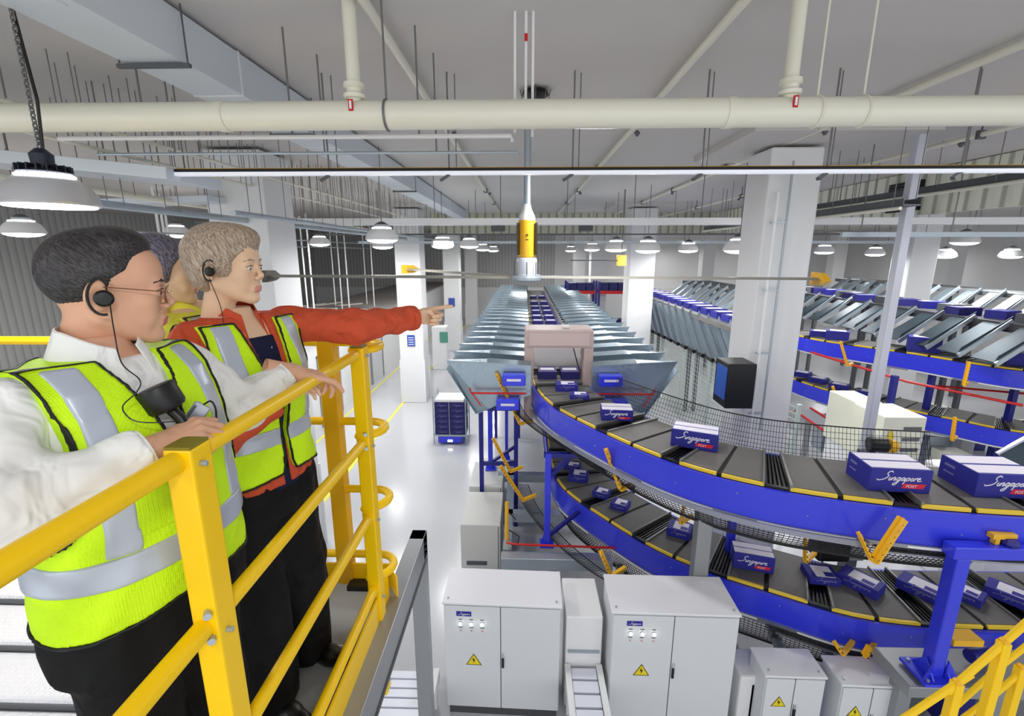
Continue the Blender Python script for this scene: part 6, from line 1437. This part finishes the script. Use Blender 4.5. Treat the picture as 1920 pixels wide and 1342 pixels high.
# hand fan and receiver (held, not worn)
c_ = atY(301, 746, 0.905); ax = Vector((-0.25, -0.62, 0.55)).normalized()
hfan = thing('handheld_fan', "black round handheld fan in the man's right hand", 'fan', tuple(c_))
u_ax = Vector((-0.36, -0.10, 0.92)).normalized()
MB().lathe([(0.020, -0.030), (0.033, -0.027), (0.0375, -0.020), (0.0375, 0.020), (0.035, 0.025), (0.030, 0.0265), (0.012, 0.0275)], c_, u_ax, 36).build('fan_head', mat('matt_black', (0.09, 0.09, 0.10), 0.45), hfan, smooth=True)
q = MB()
for k in range(14):
    a = k * math.pi / 7; t1_ = u_ax.cross(Vector((0, 1, 0))).normalized(); t2_ = u_ax.cross(t1_)
    q.bar(c_ - u_ax * 0.023 + (t1_ * math.cos(a) + t2_ * math.sin(a)) * 0.008, c_ - u_ax * 0.020 + (t1_ * math.cos(a) + t2_ * math.sin(a)) * 0.031, 0.002, 0.002)
q.build('grille', BLK, hfan)
hp = Vector(wrR) + Vector(hRfr.R[:, 0]) * 0.075 - Vector(hRfr.R[:, 2]) * 0.026
MB().tube([c_ - u_ax * 0.015 + Vector((0.012, 0.0, -0.012)), c_.lerp(hp, 0.5) + Vector((0, 0, 0.0)), hp - Vector((0, 0, 0.03))], 0.011, 14).build('handle', BLK, hfan, smooth=True)
rcv = thing('radio_receiver', "small silver receiver in the man's right hand beside the fan", 'receiver', tuple(atY(368, 780, 0.94)))
a_ = atY(352, 800, 0.935); b_ = atY(382, 758, 0.955)
MB().bar(a_, b_, 0.034, 0.012, up=(0.3, -0.9, 0.3)).build('casing', mat('silver_plastic', (0.70, 0.72, 0.76), 0.3, 0.4), rcv, bevel=0.003)
MB().bar(a_ + Vector((-0.012, -0.005, 0)), b_ + Vector((-0.012, -0.005, 0)), 0.006, 0.013, up=(0.3, -0.9, 0.3)).build('side_grip', GRYD, rcv, bevel=0.002)
cord([b_, atY(395, 752, 0.95), atY(404, 765, 0.95), atY(406, 790, 0.96)], rcv, r=0.002, nm='receiver_cord')
# ---------------------------------------------------------------- woman in the rust jacket
th = math.radians(-20)
wf = Frame((-0.905, 1.455, ZP), (math.cos(th), math.sin(th), 0)); wbase = (-0.905, 1.455, ZP)
whc = atY(426, 500, 1.43); wh = Frame(tuple(whc), (0.99, 0.02, -0.05))
sR = W(wf, -0.005, -0.158, 1.345); sL = W(wf, -0.005, 0.160, 1.355)
wL = np.array(atY(780, 595, 1.94)); eL = np.array(atY(668, 612, 1.74)); 
eR = np.array((-0.86, 1.16, ZC - 0.52)); wR_ = np.array(atY(520, 752, 1.36))
hWfr = Frame(wL, np.array(atY(862, 585, 2.06)) - wL, (-0.55, 0.83, 0.12))
hW = hand(hWfr, -1, [(0, 3, 4), (72, 78, 40), (76, 80, 42), (78, 78, 42)], 0.95, thumb=((0.022, 0.026, -0.014), (0.050, 0.030, -0.034), (0.066, 0.006, -0.044)), spread=0.4)
hWRfr = Frame(wR_, np.array((-0.655, 1.44, ZC - 0.385)) - wR_, (0, -0.2, 1))
hWR = hand(hWRfr, 1, [(20, 40, 20), (24, 44, 22), (26, 46, 24), (30, 46, 26)], 0.86)
wom = make_person('woman with ash blond hair in a rust jacket and lime vest, pointing', 'person', wf, wbase, WOMP, wh, 0.95, 1, 'bob', SKIN2, LIP2, HAIR2, [hW, hWR],
                  [[sR, eR, wR_], [sL, eL, wL]], [[W(wf, 0, s * 0.08, 0.82), W(wf, 0.01, s * 0.09, 0.45), W(wf, -0.02, s * 0.09, 0.08)] for s in (-1, 1)])
jk = region(wf, WOMP, 0.010, (-0.17, -0.22, 0.82), (0.17, 0.22, 1.42), 0.006, lambda P: np.maximum(np.maximum(0.855 - P[..., 2], P[..., 2] - 1.405), np.where(P[..., 0] > 0, np.interp(P[..., 2], [0.8, 1.0, 1.25, 1.4], [0.012, 0.012, 0.035, 0.052]) - np.abs(P[..., 1]), -1)))
skin('jacket', [jk, sleeve(sR, eR, wR_, 0.058, 0.054, 0.044, cut=0.015), sleeve(sL, eL, wL, 0.060, 0.060, 0.048, cut=0.01, wa=0.004)], [RUST], wom, wbase, smooth_it=1)
cuff('cuff', eL, wL, 0.050, RUST, wom, wbase, cut=0.012, L=0.03)
skin('top', [region(wf, WOMP, 0.004, (-0.17, -0.22, 0.82), (0.17, 0.22, 1.40), 0.007, lambda P: np.maximum(0.84 - P[..., 2], P[..., 2] - 1.34 + 0 * P[..., 0]))], [NAVY], wom, wbase, smooth_it=1)
collar(wf, None, 1.385, 1.450, RUST, wom, 26, rx=0.066, ry=0.066, flare=0.014, dip=0.07, name='jacket_collar')
vW = vest(wf, WOMP, wom, wbase, 0.90, lambda z: np.interp(z, [0.86, 0.93, 1.04, 1.12, 1.25, 1.40], [0.040, 0.016, 0.012, 0.020, 0.050, 0.075]), off=0.024, belt=(1.0, 1.055))
MB().lathe([(0.0001, 0), (0.004, 0.001), (0.0001, 0.002)], wf.wv((0.125, 0.0, 1.31)), (1, 0, 0), 8).build('pendant', GALV, wom)
legs_cloth(wf, wom, wbase, 0.93, WOMP, toff=0.002, spread=0.088, rk=(0.105, 0.10, 0.10), feet=((0.05, -0.02), (0.0, 0.03)), floor_z=0.03)
earpiece(wh, wom, -1, 0.95, 0.85)
cord([wh.wv((0.0, -0.09, -0.03)), atY(415, 580, 1.34), atY(424, 640, 1.33), atY(448, 680, 1.32), atY(458, 715, 1.31)], wom)
text_mesh('Singapore', 0.030, PIPING, vW, wf.wv((0.160, 0.052, 1.20)), Vector(wf.R[:, 1]) * 1.0, (0, 0, 1), 0.3) if False else None
# ---------------------------------------------------------------- woman at the back
th = math.radians(10)
bf = Frame((-1.17, 1.63, ZP), (math.cos(th), math.sin(th), 0)); bbase = (-1.17, 1.63, ZP)
bhc = atY(308, 508, 1.56); bh = Frame(tuple(bhc), (0.93, 0.36, -0.06))
sR2 = W(bf, 0, -0.155, 1.335); sL2 = W(bf, 0, 0.155, 1.335)
w2L = W(bf, 0.20, 0.10, 1.02); w2R = W(bf, 0.20, -0.10, 1.02); e2L = W(bf, 0.02, 0.20, 1.05); e2R = W(bf, 0.02, -0.20, 1.05)
h2 = [hand(Frame(w2L, Vector(W(bf, 0.28, 0.03, 1.02)) - Vector(w2L), (0, 0, 1)), -1, [(25, 40, 25)] * 4, 0.88), hand(Frame(w2R, Vector(W(bf, 0.28, -0.03, 1.02)) - Vector(w2R), (0, 0, 1)), 1, [(25, 40, 25)] * 4, 0.88)]
wb2 = make_person('woman with violet grey hair in a yellow vest, half hidden behind the man', 'person', bf, bbase, WOMP, bh, 0.93, 1, 'long', SKIN2, LIP2, HAIR3, h2, [[sR2, e2R, w2R], [sL2, e2L, w2L]], [[W(bf, 0, s * 0.08, 0.82), W(bf, 0.01, s * 0.09, 0.45), W(bf, -0.02, s * 0.09, 0.08)] for s in (-1, 1)])
skin('blouse', [region(bf, WOMP, 0.006, (-0.17, -0.22, 0.82), (0.17, 0.22, 1.42), 0.008, lambda P: np.maximum(0.84 - P[..., 2], P[..., 2] - 1.40)), sleeve(sR2, e2R, w2R, 0.058, 0.05, 0.04, h=0.007), sleeve(sL2, e2L, w2L, 0.058, 0.05, 0.04, h=0.007)], [YELC], wb2, bbase, smooth_it=1)
collar(bf, None, 1.375, 1.44, YELC, wb2, 24, rx=0.066, ry=0.066, flare=0.012, dip=0.06)
vest(bf, WOMP, wb2, bbase, 0.85, lambda z: np.interp(z, [0.8, 1.1, 1.25, 1.40], [0.0, 0.01, 0.04, 0.07]), off=0.02, col=YELC, belt=(0.95, 1.0), h=0.008)
legs_cloth(bf, wb2, bbase, 0.93, WOMP, spread=0.085)
